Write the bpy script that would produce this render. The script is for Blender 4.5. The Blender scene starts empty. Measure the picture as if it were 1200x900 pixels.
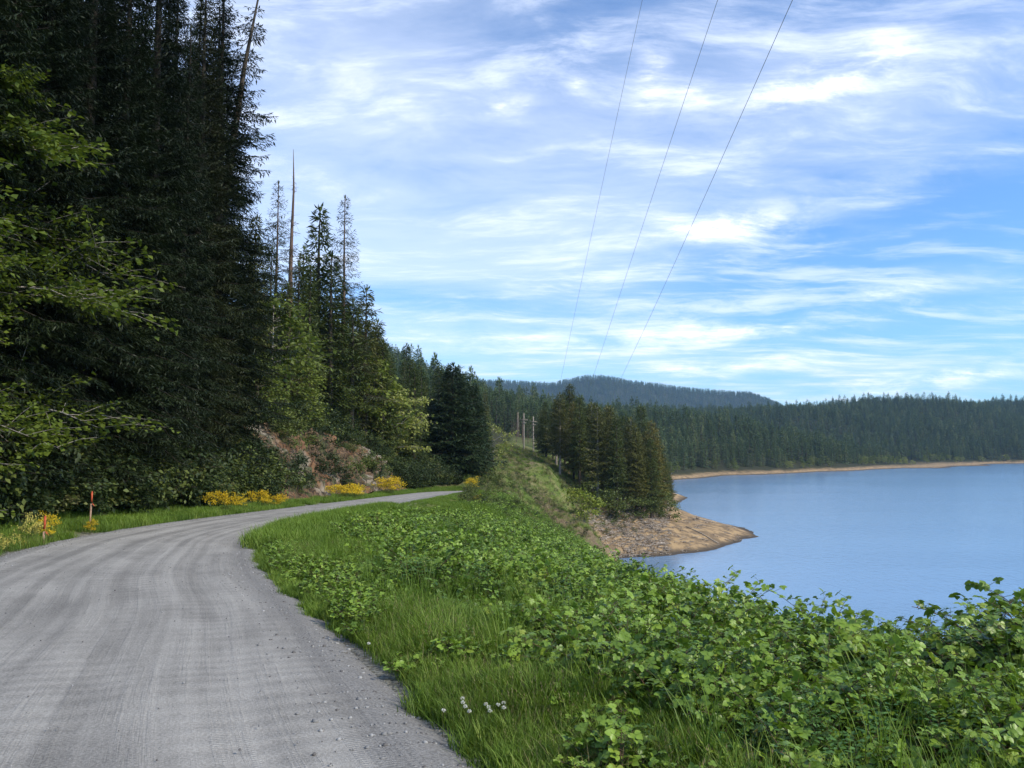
import bpy, math, random
import numpy as np
from mathutils import noise as mnoise, Vector

R = math.radians
rng = np.random.default_rng(7)
random.seed(7)
scene = bpy.context.scene
COL = scene.collection

# ------------------------------------------------------------------ camera
F = 906.0
PITCH = math.atan(75.0 / F)
EYE = np.array([0.0, 0.0, 1.6])
cam_d = bpy.data.cameras.new('camera')
cam = bpy.data.objects.new('camera', cam_d)
COL.objects.link(cam)
cam.location = EYE
cam.rotation_euler = (R(90) + PITCH, 0, 0)
cam_d.sensor_width = 36
cam_d.lens = 36 * F / 1200.0
cam_d.clip_start = 0.05
cam_d.clip_end = 20000
scene.camera = cam
cp, sp_ = math.cos(PITCH), math.sin(PITCH)


def at(px, py, Y):
    a, b = (px - 600) / F, (450 - py) / F
    d = np.array([a, cp - b * sp_, sp_ + b * cp])
    return EYE + d * (Y / d[1])


def to_px(x, y):
    return 600 + F * x / (y * cp)


def z_at(py, Y):
    return at(600, py, Y)[2]


# ------------------------------------------------------------------ light
SUN_EL, SUN_AZ = 38.0, 118.0         # azimuth clockwise from +Y (the view direction)
scene.view_settings.view_transform = 'Standard'
scene.view_settings.look = 'None'
scene.view_settings.gamma = 1.0
scene.view_settings.exposure = 0.30
scene.view_settings.use_curve_mapping = False
try:
    scene.cycles.volume_bounces = 0
    scene.cycles.max_bounces = 7
    scene.cycles.transparent_max_bounces = 8
    scene.cycles.use_fast_gi = False
except Exception:
    pass

sun_d = bpy.data.lights.new('sun', 'SUN')
sun_d.energy = 3.9
sun_d.angle = R(5)
sun_d.color = (1.0, 0.90, 0.75)
sun = bpy.data.objects.new('sun', sun_d)
COL.objects.link(sun)
sun.rotation_euler = (R(90 - SUN_EL), 0, R(180 - SUN_AZ))
sun.location = (0, 0, 50)

world = bpy.data.worlds.new('World')
scene.world = world
world.use_nodes = True
NT = world.node_tree
NT.nodes.clear()


class G:
    """small node-graph helper"""

    def __init__(self, tree):
        self.t = tree

    def n(self, typ, ins=None, **props):
        nd = self.t.nodes.new(typ)
        for k, v in props.items():
            setattr(nd, k, v)
        for k, v in (ins or {}).items():
            s = nd.inputs[k]
            if isinstance(v, bpy.types.NodeSocket):
                self.t.links.new(v, s)
            else:
                s.default_value = v
        return nd

    def m(self, op, a, b=0.0, c=0.0, clamp=False):
        nd = self.n('ShaderNodeMath', {0: a, 1: b, 2: c}, operation=op)
        nd.use_clamp = clamp
        return nd.outputs[0]

    def vm(self, op, a, b=(0, 0, 0)):
        return self.n('ShaderNodeVectorMath', {0: a, 1: b}, operation=op).outputs[0]

    def mix(self, f, a, b, typ='MIX'):
        nd = self.n('ShaderNodeMix', data_type='RGBA', blend_type=typ)
        for i, v in ((0, f), (6, a), (7, b)):
            if isinstance(v, bpy.types.NodeSocket):
                self.t.links.new(v, nd.inputs[i])
            else:
                nd.inputs[i].default_value = v if i == 0 else (tuple(v) + (1,) if len(v) == 3 else v)
        return nd.outputs[2]

    def noise(self, vec, scale, detail=4, rough=0.55, dist=0.0, out=0):
        ins = {'Scale': scale, 'Detail': detail, 'Roughness': rough, 'Distortion': dist}
        if vec is not None:
            ins['Vector'] = vec
        return self.n('ShaderNodeTexNoise', ins).outputs[out]

    def ramp(self, v, a, b, lo=0.0, hi=1.0, smooth=True):
        nd = self.n('ShaderNodeMapRange', {0: v, 1: a, 2: b, 3: lo, 4: hi})
        nd.interpolation_type = 'SMOOTHSTEP' if smooth else 'LINEAR'
        return nd.outputs[0]

    def comb(self, x, y, z):
        return self.n('ShaderNodeCombineXYZ', {0: x, 1: y, 2: z}).outputs[0]


def build_world():
    g = G(NT)
    sky = g.n('ShaderNodeTexSky', sky_type='NISHITA')
    sky.sun_disc = False
    sky.sun_elevation = R(SUN_EL)
    sky.sun_rotation = R(SUN_AZ)
    sky.altitude = 300
    sky.air_density = 1.0
    sky.dust_density = 0.6
    sky.ozone_density = 2.0
    tc = g.n('ShaderNodeTexCoord').outputs['Generated']
    s = g.n('ShaderNodeSeparateXYZ', {0: tc})
    dx, dy, dz = s.outputs
    zz = g.m('MAXIMUM', g.m('ADD', dz, 0.10), 0.02)
    # cloud sheet: the direction projected on a high plane
    px_ = g.m('DIVIDE', dx, zz)
    py_ = g.m('DIVIDE', dy, zz)
    P = g.comb(px_, py_, 0.0)
    # compass coordinates used to place the single clouds
    yy = g.m('MAXIMUM', dy, 0.05)
    u = g.m('DIVIDE', dx, yy)
    v = g.m('DIVIDE', dz, yy)

    warp = g.noise(P, 0.9, 3, 0.5, 0.0, 1)
    Pw = g.vm('ADD', P, g.vm('MULTIPLY', g.vm('SUBTRACT', warp, (0.5, 0.5, 0.5)), (0.55, 0.55, 0)))
    # long streaks running slightly diagonal
    rot = g.n('ShaderNodeMapping', {'Vector': Pw, 'Rotation': (0, 0, R(34)), 'Scale': (0.6, 1.35, 1)}).outputs[0]
    big = g.noise(rot, 0.62, 6, 0.52, 0.1)
    fine = g.noise(g.n('ShaderNodeMapping', {'Vector': Pw, 'Rotation': (0, 0, R(32)), 'Scale': (0.8, 2.0, 1)}).outputs[0], 2.3, 12, 0.66, 0.2)
    # veil: heavy at the left and top, thin towards the low right
    def blob(cx, cy, rx, ry, ang=0.0):
        U, Vv = (cx - 600) / F, z_at(cy, 1.0) - 1.6
        a = g.m('SUBTRACT', u, U)
        b = g.m('SUBTRACT', v, Vv)
        c, s_ = math.cos(R(ang)), math.sin(R(ang))
        a2 = g.m('ADD', g.m('MULTIPLY', a, c * F / rx), g.m('MULTIPLY', b, s_ * F / rx))
        b2 = g.m('SUBTRACT', g.m('MULTIPLY', b, c * F / ry), g.m('MULTIPLY', a, s_ * F / ry))
        r2 = g.m('ADD', g.m('MULTIPLY', a2, a2), g.m('MULTIPLY', b2, b2))
        return g.m('EXPONENT', g.m('MULTIPLY', r2, -1.0))

    def add(lst):
        o = lst[0]
        for q in lst[1:]:
            o = g.m('ADD', o, q)
        return o
    left = blob(430, 230, 330, 260)
    topr = blob(1000, 150, 400, 120, 18)
    clear = add([blob(900, 320, 190, 50, 10), g.m('MULTIPLY', blob(520, 355, 190, 22, -3), 0.9), g.m('MULTIPLY', blob(650, 50, 130, 70, 0), .45), g.m('MULTIPLY', blob(1130, 255, 170, 40, 12), 0.7), g.m('MULTIPLY', blob(1000, 375, 120, 26, 0), 0.8)])
    cov = g.m('ADD', g.m('MULTIPLY', left, 0.36), g.m('MULTIPLY', topr, 0.2))
    cov = g.m('SUBTRACT', cov, g.m('MULTIPLY', clear, 0.20))
    veil = g.ramp(g.m('ADD', g.m('ADD', big, g.m('MULTIPLY', g.m('SUBTRACT', fine, .5), .5)), cov), 0.38, 0.84)
    wisps = g.ramp(g.m('ADD', g.m('MULTIPLY', fine, 0.75), g.m('MULTIPLY', big, 0.35)), 0.52, 0.72)
    # single bright clouds
    spots = [(772, 88, 24, 48, -12, .9), (820, 108, 26, 24, 0, .7), (592, 126, 40, 13, 8, .8), (682, 102, 12, 14, 0, 1),
             (1030, 75, 80, 36, 25, .85), (930, 110, 90, 26, 18, .7), (880, 268, 110, 18, -2, 1.0), (870, 388, 130, 12, 4, 1.0),
             (640, 402, 150, 18, 0, .7), (1110, 446, 170, 15, 6, 1.2), (840, 432, 170, 12, 5, .75), (1010, 350, 200, 10, 9, .5), (650, 276, 46, 14, 0, .35),
             (420, 110, 120, 40, -25, .45), (1000, 225, 250, 22, 14, .45)]
    sp = add([g.m('MULTIPLY', blob(a, b, c, d, e), f) for a, b, c, d, e, f in spots])
    uvw = g.comb(g.m('MULTIPLY', u, 1.0), g.m('MULTIPLY', v, 2.6), 0.0)
    wz = g.noise(uvw, 7.5, 8, 0.64, 0.35)
    spots_m = g.m('MULTIPLY', sp, g.ramp(wz, 0.34, 0.68), clamp=True)
    dens = g.m('ADD', g.m('MULTIPLY', veil, 0.52), g.m('MULTIPLY', wisps, 0.40))
    dens = g.m('ADD', dens, g.m('MULTIPLY', spots_m, 0.62), clamp=True)
    dens = g.m('MULTIPLY', dens, g.ramp(dz, -0.02, 0.05))
    skyc = g.mix(1.0, sky.outputs[0], (SKYTINT[0], SKYTINT[1], SKYTINT[2]), 'MULTIPLY')
    cloudc = g.mix(g.ramp(spots_m, 0.0, 0.8), (CLOUD * 0.80, CLOUD * 0.87, CLOUD * 1.02), (CLOUD * 1.08, CLOUD * 1.09, CLOUD * 1.12))
    col = g.mix(dens, skyc, cloudc)
    bg = g.n('ShaderNodeBackground', {'Color': col, 'Strength': 0.15})
    out = g.n('ShaderNodeOutputWorld', {'Surface': bg.outputs[0]})


SKYTINT = (0.64, 0.95, 1.26)
CLOUD = 7.9
build_world()

# ------------------------------------------------------------------ numeric helpers


def smooth(a, b, x):
    t = np.clip((x - a) / (b - a), 0, 1)
    return t * t * (3 - 2 * t)


def vnoise(x, y, seed=0):
    xi, yi = np.floor(x), np.floor(y)
    fx, fy = x - xi, y - yi
    fx = fx * fx * (3 - 2 * fx)
    fy = fy * fy * (3 - 2 * fy)

    def h(a, b):
        v = np.sin(a * 127.1 + b * 311.7 + seed * 74.7) * 43758.5453
        return v - np.floor(v)
    return (h(xi, yi) * (1 - fx) + h(xi + 1, yi) * fx) * (1 - fy) + (h(xi, yi + 1) * (1 - fx) + h(xi + 1, yi + 1) * fx) * fy


def fbm(x, y, o=4, seed=0):
    s, a = 0, 0.5
    for i in range(o):
        s = s + a * vnoise(x * 2 ** i, y * 2 ** i, seed + i * 13)
        a *= 0.5
    return s


def mkmesh(name, V, F, mats, midx=None, attrs=None, smooth_=False, uv=None):
    """V (n,3); F list of arrays (k,3)/(k,4)"""
    me = bpy.data.meshes.new(name)
    V = np.asarray(V, dtype=np.float32)
    F = [np.asarray(f, dtype=np.int32) for f in F if len(f)]
    me.vertices.add(len(V))
    me.vertices.foreach_set('co', V.ravel())
    nl = sum(f.size for f in F)
    nf = sum(len(f) for f in F)
    me.loops.add(nl)
    me.loops.foreach_set('vertex_index', np.concatenate([f.ravel() for f in F]))
    me.polygons.add(nf)
    starts, c = [], 0
    for f in F:
        starts.append(c + np.arange(len(f)) * f.shape[1])
        c += f.size
    me.polygons.foreach_set('loop_start', np.concatenate(starts).astype(np.int32))
    for m in mats:
        me.materials.append(m)
    if midx is not None:
        me.polygons.foreach_set('material_index', np.asarray(midx, dtype=np.int32))
    if smooth_:
        me.polygons.foreach_set('use_smooth', np.ones(nf, dtype=bool))
    me.update(calc_edges=True)
    for k, a in (attrs or {}).items():
        at_ = me.attributes.new(k, 'FLOAT', 'POINT')
        at_.data.foreach_set('value', np.asarray(a, dtype=np.float32))
    if uv is not None:
        l = me.uv_layers.new(name='UVMap')
        idx = np.concatenate([f.ravel() for f in F])
        l.data.foreach_set('uv', np.asarray(uv, dtype=np.float32)[idx].ravel())
    return me


class MB:
    """numpy mesh collector"""

    def __init__(self):
        self.V, self.T, self.Q, self.A, self.n = [], [], [], [], 0

    def add(self, V, T=None, Q=None, var=0.5):
        V = np.asarray(V, dtype=np.float64).reshape(-1, 3)
        if T is not None and len(T):
            self.T.append(np.asarray(T) + self.n)
        if Q is not None and len(Q):
            self.Q.append(np.asarray(Q) + self.n)
        self.V.append(V)
        self.A.append(np.broadcast_to(np.asarray(var, dtype=np.float64), (len(V),)).copy())
        self.n += len(V)

    def tube(self, P, rad, n=5, var=0.5, cap=False):
        P = np.asarray(P, dtype=np.float64)
        rad = np.broadcast_to(np.asarray(rad, dtype=np.float64), (len(P),))
        d = np.gradient(P, axis=0)
        d /= np.linalg.norm(d, axis=1)[:, None] + 1e-9
        ref = np.array([0, 0, 1.0]) if abs(d[0][2]) < 0.8 else np.array([1.0, 0, 0])
        a = np.cross(d, ref)
        a /= np.linalg.norm(a, axis=1)[:, None] + 1e-9
        b = np.cross(d, a)
        th = np.arange(n) * 2 * math.pi / n
        V = P[:, None, :] + rad[:, None, None] * (a[:, None, :] * np.cos(th)[None, :, None] + b[:, None, :] * np.sin(th)[None, :, None])
        k = len(P)
        i = np.arange(k - 1)[:, None] * n
        j = np.arange(n)[None, :]
        j2 = (j + 1) % n
        Q = np.stack([i + j, i + j2, i + n + j2, i + n + j], -1).reshape(-1, 4)
        V = V.reshape(-1, 3)
        T = None
        if cap:
            V = np.concatenate([V, P[:1], P[-1:]])
            c0, c1 = k * n, k * n + 1
            T = [[c0, (q + 1) % n, q] for q in range(n)] + [[c1, (k - 1) * n + q, (k - 1) * n + (q + 1) % n] for q in range(n)]
        self.add(V, T=T, Q=Q, var=var)

    def kites(self, P, D, S, L, W, var, sag=0.0, mid=0.42, fold=0.18):
        """leaf-like folded kites. P,D,S (n,3); L,W,var (n,)"""
        n = len(P)
        if n == 0:
            return
        L = np.broadcast_to(L, (n,))[:, None]
        W = np.broadcast_to(W, (n,))[:, None]
        N = np.cross(S, D)
        tip = P + D * L
        tip[:, 2] -= sag * L[:, 0]
        m = P + D * L * mid
        a = m + S * W * .5 + N * W * fold
        b = m - S * W * .5 + N * W * fold
        V = np.stack([P, a, tip, b], 1).reshape(-1, 3)
        i = np.arange(n)[:, None] * 4
        T = np.concatenate([i + np.array([[0, 1, 2]]), i + np.array([[0, 2, 3]])], 0)
        self.add(V, T=T, var=np.repeat(np.broadcast_to(var, (n,)), 4))

    def build(self, name, mats, midx=None, smooth_=False):
        V = np.concatenate(self.V)
        Fs = []
        if self.T:
            Fs.append(np.concatenate(self.T))
        if self.Q:
            Fs.append(np.concatenate(self.Q))
        return mkmesh(name, V, Fs, mats, midx, {'var': np.concatenate(self.A)}, smooth_)


def merge(parts):
    """parts: [(MB, material)] -> one mesh with slots"""
    V, A, Fs, mi, mats, n = [], [], [], [], [], 0
    for k, (mb, m) in enumerate(parts):
        mats.append(m)
        v = np.concatenate(mb.V)
        if mb.T:
            f = np.concatenate(mb.T) + n
            Fs.append(f); mi.append(np.full(len(f), k))
        if mb.Q:
            f = np.concatenate(mb.Q) + n
            Fs.append(f); mi.append(np.full(len(f), k))
        V.append(v); A.append(np.concatenate(mb.A))
        n += len(v)
    return mkmesh('merged', np.concatenate(V), Fs, mats, np.concatenate(mi), {'var': np.concatenate(A)})


def link(name, me, parent=None, label=None, cat=None, group=None, kind=None, loc=None):
    o = bpy.data.objects.new(name, me)
    COL.objects.link(o)
    if parent is not None:
        o.parent = parent
    tag(o, label, cat, group, kind)
    if loc is not None:
        o.location = loc
    return o


def tag(o, label=None, cat=None, group=None, kind=None):
    for k, v in (('label', label), ('category', cat), ('group', group), ('kind', kind)):
        if v:
            o[k] = v


def norm(a):
    return a / (np.linalg.norm(a, axis=-1, keepdims=True) + 1e-9)


# ------------------------------------------------------------------ materials
def newmat(name):
    m = bpy.data.materials.new(name)
    m.use_nodes = True
    m.node_tree.nodes.clear()
    return m, G(m.node_tree)


def finish(g, col, rough=0.8, bump=None, spec=0.3, normal=None):
    ins = {'Base Color': col, 'Roughness': rough, 'Specular IOR Level': spec}
    if bump is not None:
        nd = g.n('ShaderNodeBump', {'Height': bump[0], 'Strength': bump[1], 'Distance': bump[2]})
        ins['Normal'] = nd.outputs[0]
    b = g.n('ShaderNodeBsdfPrincipled', ins)
    g.n('ShaderNodeOutputMaterial', {'Surface': b.outputs[0]})
    return b


def foliage_mat(name, c1, c2, c3=None, trans=0.25, rough=0.55, spec=0.25, tcol=None):
    m, g = newmat(name)
    var = g.n('ShaderNodeAttribute', attribute_name='var').outputs['Fac']
    rnd = g.n('ShaderNodeObjectInfo').outputs['Random']
    oi = g.n('ShaderNodeObjectInfo')
    pat = g.noise(oi.outputs['Location'], .55, 3, .6)
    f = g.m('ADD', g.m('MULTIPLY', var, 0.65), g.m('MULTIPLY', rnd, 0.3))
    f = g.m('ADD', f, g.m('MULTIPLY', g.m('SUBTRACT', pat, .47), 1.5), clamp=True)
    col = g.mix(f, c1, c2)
    if c3:
        col = g.mix(g.ramp(rnd, 0.75, 0.95), col, g.mix(var, c3, c2))
    b = g.n('ShaderNodeBsdfPrincipled', {'Base Color': col, 'Roughness': rough, 'Specular IOR Level': spec})
    t = g.n('ShaderNodeBsdfTranslucent', {'Color': g.mix(0.5, col, g.mix(1.0, col, (1.5, 1.5, 0.6), 'MULTIPLY'))})
    mx = g.n('ShaderNodeMixShader', {0: trans, 1: b.outputs[0], 2: t.outputs[0]})
    g.n('ShaderNodeOutputMaterial', {'Surface': mx.outputs[0]})
    return m


def bark_mat(name, c1, c2):
    m, g = newmat(name)
    tc = g.n('ShaderNodeTexCoord').outputs['Object']
    mp = g.n('ShaderNodeMapping', {'Vector': tc, 'Scale': (6, 6, 0.8)}).outputs[0]
    n = g.noise(mp, 2.0, 6, 0.6)
    finish(g, g.mix(g.ramp(n, .3, .7), c1, c2), 0.9, (n, 0.6, 0.05), 0.15)
    return m


M = {}
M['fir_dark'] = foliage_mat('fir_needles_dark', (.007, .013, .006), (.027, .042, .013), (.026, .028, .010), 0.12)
M['fir'] = foliage_mat('fir_needles', (.028, .046, .013), (.095, .120, .030), (.09, .085, .025), 0.15)
M['fir_sunlit'] = foliage_mat('fir_needles_sunlit', (.045, .058, .014), (.16, .155, .036), (.14, .115, .03), 0.15)  # warm sunlight on the grove firs, put into the needle colour
M['fir_far'] = foliage_mat('fir_needles_far', (.040, .070, .028), (.12, .165, .055), (.17, .19, .075), 0.1)
M['fir_thin'] = foliage_mat('fir_needles_thin', (.035, .045, .025), (.08, .09, .045), None, 0.15)
M['maple'] = foliage_mat('maple_leaves', (.035, .065, .010), (.155, .20, .024), (.12, .16, .03), 0.35)
M['alder'] = foliage_mat('alder_leaves', (.06, .095, .018), (.20, .24, .045), None, 0.35)
M['alder_pale'] = foliage_mat('alder_leaves_pale', (.13, .16, .035), (.36, .38, .11), None, 0.35)
M['shrub'] = foliage_mat('shrub_leaves', (.045, .07, .018), (.15, .18, .045), (.16, .14, .07), 0.25)
M['shrub_dark'] = foliage_mat('shrub_leaves_dark', (.014, .026, .010), (.05, .075, .022), None, 0.2)
M['shrub_lime'] = foliage_mat('shrub_leaves_lime', (.11, .15, .02), (.30, .34, .05), None, 0.35)
M['bramble'] = foliage_mat('bramble_leaves', (.032, .078, .010), (.215, .335, .042), (.27, .31, .05), 0.22, 0.42, 0.35)
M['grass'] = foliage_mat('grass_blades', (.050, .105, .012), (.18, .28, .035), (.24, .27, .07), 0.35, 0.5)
M['grass_dry'] = foliage_mat('dry_grass_blades', (.14, .13, .06), (.30, .26, .13), None, 0.3, 0.7)
M['broom_leaf'] = foliage_mat('broom_stems', (.04, .06, .015), (.12, .14, .04), None, 0.2)
M['yellow'] = foliage_mat('broom_flowers', (.55, .36, .01), (.85, .62, .03), None, 0.3)
M['yellow_pale'] = foliage_mat('pale_flowers', (.42, .36, .06), (.65, .58, .16), None, 0.3)
M['white'] = foliage_mat('white_flowers', (.6, .6, .55), (.8, .8, .76), None, 0.2)
M['bark'] = bark_mat('fir_bark', (.035, .028, .022), (.11, .09, .07))
M['bark_dark'] = bark_mat('dark_bark', (.014, .012, .009), (.045, .038, .030))
M['fir_bend'] = foliage_mat('fir_needles_bend', (.016, .032, .013), (.050, .076, .024), None, 0.12)
M['bark_pale'] = bark_mat('pale_bark', (.16, .14, .12), (.36, .33, .29))
M['bark_snag'] = bark_mat('snag_bark', (.07, .045, .035), (.17, .12, .09))
M['cane'] = bark_mat('bramble_cane', (.05, .07, .03), (.12, .07, .05))
M['pole'] = bark_mat('pole_timber', (.19, .155, .12), (.34, .29, .24))
M['drift'] = bark_mat('driftwood_bark', (.13, .10, .075), (.55, .47, .38))


def simple_mat(name, c, rough=0.6, spec=0.3, metallic=0.0, var=0.15):
    m, g = newmat(name)
    n = g.noise(g.n('ShaderNodeTexCoord').outputs['Object'], 9.0, 4)
    col = g.mix(g.ramp(n, .3, .7), tuple(q * (1 - var) for q in c), tuple(min(1, q * (1 + var)) for q in c))
    b = finish(g, col, rough, (n, .2, .01), spec)
    b.inputs['Metallic'].default_value = metallic
    return m


M['orange'] = simple_mat('orange_paint', (.50, .09, .035), var=.35)
M['stake'] = simple_mat('raw_stake_wood', (.34, .22, .15), var=.3)
M['wire'] = simple_mat('conductor_cable', (.16, .16, .17), 0.5, 0.4)
M['insulator'] = simple_mat('insulator_glaze', (.10, .07, .06), 0.25, 0.5)

# ------------------------------------------------------------------ road and terrain
RR = np.array([(9.5, -18), (5.4, -8), (1.9, 0), (-.30, 4.28), (-1.25, 6.5), (-2.85, 10.1), (-4.4, 13.6), (-5.75, 17.3), (-7.06, 21.7), (-7.8, 28), (-7.9, 35.5), (-7.6, 50.6), (-7.0, 77), (-6.0, 95), (-3.6, 104), (-1.2, 107)], float)
LL = np.array([(4.5, -20), (.6, -10), (-2.7, -2), (-4.7, 2.3), (-5.7, 4.4), (-7.2, 8.1), (-8.9, 11.7), (-10.3, 15.5), (-11.7, 20.3), (-12.6, 27), (-12.7, 35), (-12.3, 50.4), (-11.7, 77.3), (-10.6, 97.5), (-7.4, 108), (-4.0, 112)], float)


def cr(P, n=16):
    """Catmull-Rom"""
    out = []
    Q = np.vstack([2 * P[0] - P[1], P, 2 * P[-1] - P[-2]])
    for i in range(1, len(Q) - 2):
        for t in np.arange(n) / n:
            out.append(0.5 * ((2 * Q[i]) + (Q[i + 1] - Q[i - 1]) * t + (2 * Q[i - 1] - 5 * Q[i] + 4 * Q[i + 1] - Q[i + 2]) * t * t + (3 * Q[i] - Q[i - 1] - 3 * Q[i + 1] + Q[i + 2]) * t ** 3))
    out.append(P[-1])
    return np.array(out)


RC, LC = cr(RR), cr(LL)
CC = (RC + LC) / 2
HW = 2.45


def road_z(y):
    return -0.04 * y


def road_dist(x, y):
    P = CC[::4]
    best = np.full(x.shape, 1e9)
    for a, b in zip(P[:-1], P[1:]):
        d = b - a
        t = np.clip(((x - a[0]) * d[0] + (y - a[1]) * d[1]) / (d @ d), 0, 1)
        r = np.hypot(x - a[0] - t * d[0], y - a[1] - t * d[1])
        best = np.minimum(best, r)
    return best


FOOT = np.array([(-60, 20), (-20, 3), (-10, -2.2), (0, -6.6), (8, -10.0), (15.5, -12.6), (20.3, -13.6), (27, -14.3), (35, -14.4), (50, -14.0), (77, -13.4), (92, -12.8), (104, -10.8), (116, -7.5), (130, -6), (160, -5), (200, -4.5), (300, -4), (420, -2)], float)


def foot(y):
    return np.interp(y, FOOT[:, 0], FOOT[:, 1])


WATER = 1.6 - 22.0
ctrl = []


def cpx(px, py, Y):
    ctrl.append(tuple(at(px, py, Y)))


for y in (-25, -10, 0, 5, 12, 20, 30, 42, 56, 72, 88):
    xr = np.interp(y, RC[:190, 1], RC[:190, 0])
    ctrl.append((xr + .3, y, road_z(y)))
    ctrl.append((xr - 5.2, y, road_z(y)))
for x, y in ((-5.5, 98), (-11, 99), (-3, 105), (-7, 110), (0, 109), (-1, 116)):
    ctrl.append((x, y, road_z(y)))
for p in [(6.5, 0, -.25), (3.6, 4, -.35), (4.6, 7, -.62), (7.5, 6.5, -1.0), (3.2, 10.5, -1.15), (3.3, 16, -1.75), (2.6, 26, -2.6), (1.5, 38, -3.2), (-1.5, 30, -1.9), (-.5, 17, -1.15), (.8, 10, -.7),
          (10, 0, -1.5), (-3.5, 40, -2.3), (-5, 60, -2.75), (-2.5, 60, -3.3), (0.5, 60, -4.8), (3.3, 60, -6.2),
          (12.0, 9, -4.5), (9, 16, -4.6), (8, 26, -5.6), (8, 38, -7.0), (10, 55, -9.5),
          (20, 5, -9.5), (19, 25, -11), (18, 50, -13), (18, 80, -15.5), (36, 0, -20.4), (36, 30, -20.4), (32, 60, -20.4), (27, 90, -20.4), (21, 120, -20.4), (17, 140, -20.2), (20, 153, -20.4),
          (30, 160, -20.4), (39, 166, -20.4), (47, 175, -20.4), (60, 193.5, -20.4), (66, 215, -21), (58, 235, -20.4), (56, 262, -20.4), (60, 300, -20.4), (70, 400, -20.4), (95, 490, -20.4),
          (60, 20, -27), (60, 80, -27), (45, 120, -25), (50, 155, -25), (75, 180, -26), (90, 220, -27), (95, 300, -28), (130, 400, -28), (35, 140, -24),
          (48, 185, -18.6), (42, 182, -17.6), (50, 200, -17.5), (40, 215, -14), (30, 195, -14.6), (45, 240, -14), (35, 300, -10), (20, 240, -6), (40, 400, -8), (60, 480, -10)]:
    ctrl.append(p)
for p in [(560, 577, 92), (600, 562, 128), (570, 566, 120), (640, 548, 168), (600, 548, 165), (622, 531, 228), (590, 525, 232), (668, 548, 212), (640, 606, 128), (680, 606, 150), (690, 638, 158), (700, 612, 172), (735, 606, 180), (740, 630, 168),
          (730, 578, 225), (620, 602, 90), (645, 640, 108), (670, 662, 120), (660, 618, 147), (608, 513, 380), (645, 515, 380), (575, 545, 150)]:
    cpx(*p)
ctrl.append((6.5, 262, -5.5)); ctrl.append((14, 300, -4))
# opposite shore and hills
for p in [(113, 538, WATER), (200, 640, WATER), (280, 720, WATER), (369, 797, WATER), (480, 850, WATER), (600, 965, WATER), (733, 1107, WATER), (1050, 1380, WATER), (1700, 1500, WATER),
          (200, 540, -35), (380, 640, -35), (560, 780, -35), (800, 950, -35), (1200, 1150, -35), (300, 300, -35), (700, 500, -35), (500, 100, -35), (1400, 700, -35), (200, -40, -35), (140, 640, -14), (230, 700, -14)]:
    ctrl.append(p)
for p in [(560, 484, 720), (620, 494, 800), (700, 499, 830), (760, 494, 850), (840, 503, 900), (930, 522, 900), (985, 541, 880), (760, 525, 1080), (840, 531, 1080), (930, 535, 1090), (1000, 541, 1080),
          (760, 520, 640), (860, 535, 720), (1040, 541, 1000), (1130, 535, 1150), (900, 500, 1250), (1000, 500, 1300), (1100, 500, 1350), (1200, 500, 1420),
          (840, 488, 1650), (940, 488, 1600), (990, 486, 1550), (1040, 482, 1550), (1110, 484, 1550), (1200, 483, 1600), (1330, 480, 1600), (700, 490, 1500), (600, 500, 1300), (500, 470, 1100), (1300, 520, 1350),
          (480, 448, 600), (400, 400, 700)]:
    cpx(*p)
# distant mountain
for p in [(420, 450, 4200), (520, 458, 4200), (585, 449, 4100), (640, 455, 4100), (690, 442, 4200), (730, 447, 4200), (780, 453, 4200), (850, 460, 4200), (890, 464, 4200), (915, 474, 4200), (960, 500, 4200), (1200, 515, 4200), (1500, 515, 4300)]:
    cpx(*p)
for px in (300, 450, 600, 750, 900, 1100, 1400):
    cpx(px, 505, 2500)
    cpx(px, 510, 6200)
cpx(690, 470, 3400); cpx(800, 475, 3400); cpx(600, 475, 3400)
C_ = np.array(ctrl)
SC = 1.0


def kern(r2, c2):
    return np.sqrt(r2 + c2)


A_ = kern(((C_[:, None, :2] - C_[None, :, :2]) ** 2).sum(-1), 4.0)
nC = len(C_)
Pm = np.hstack([np.ones((nC, 1)), C_[:, :2] / 1000])
K_ = np.block([[A_ + np.eye(nC) * 0.02, Pm], [Pm.T, np.zeros((3, 3))]])
W_ = np.linalg.solve(K_, np.concatenate([C_[:, 2], [0, 0, 0]]))


def rbf(x, y):
    out = np.empty(x.shape)
    xf, yf, of = x.ravel(), y.ravel(), out.ravel()
    for i in range(0, len(xf), 40000):
        xs, ys = xf[i:i + 40000], yf[i:i + 40000]
        k = kern((xs[:, None] - C_[None, :, 0]) ** 2 + (ys[:, None] - C_[None, :, 1]) ** 2, 4.0)
        of[i:i + 40000] = k @ W_[:nC] + W_[nC] + W_[nC + 1] * xs / 1000 + W_[nC + 2] * ys / 1000
    return of.reshape(x.shape)


def rise(d, y):
    e = np.maximum(d, 0)
    gentle = 0.55 * np.maximum(e - 1.2, 0)
    cut = smooth(47, 56, y) * (1 - smooth(94, 101, y))
    steep = 5.2 * smooth(1.2, 5.0, e) + 0.75 * np.maximum(e - 5, 0)
    near = gentle * (1 - cut) + steep * cut
    far = 0.42 * np.maximum(e, 0)
    w = smooth(95, 125, y)
    r = near * (1 - w) + far * w
    return 45 * (1 - np.exp(-r / 45))


MSKY = np.array([(a, at(a, b, 4250)[2] - 22) for a, b in [(300, 446), (420, 452), (520, 455), (560, 446), (590, 445), (620, 447), (645, 448), (665, 444), (690, 440), (712, 441), (738, 447), (765, 449), (800, 455), (850, 459), (880, 460), (900, 466), (925, 478), (980, 500), (1600, 512)]])


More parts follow.
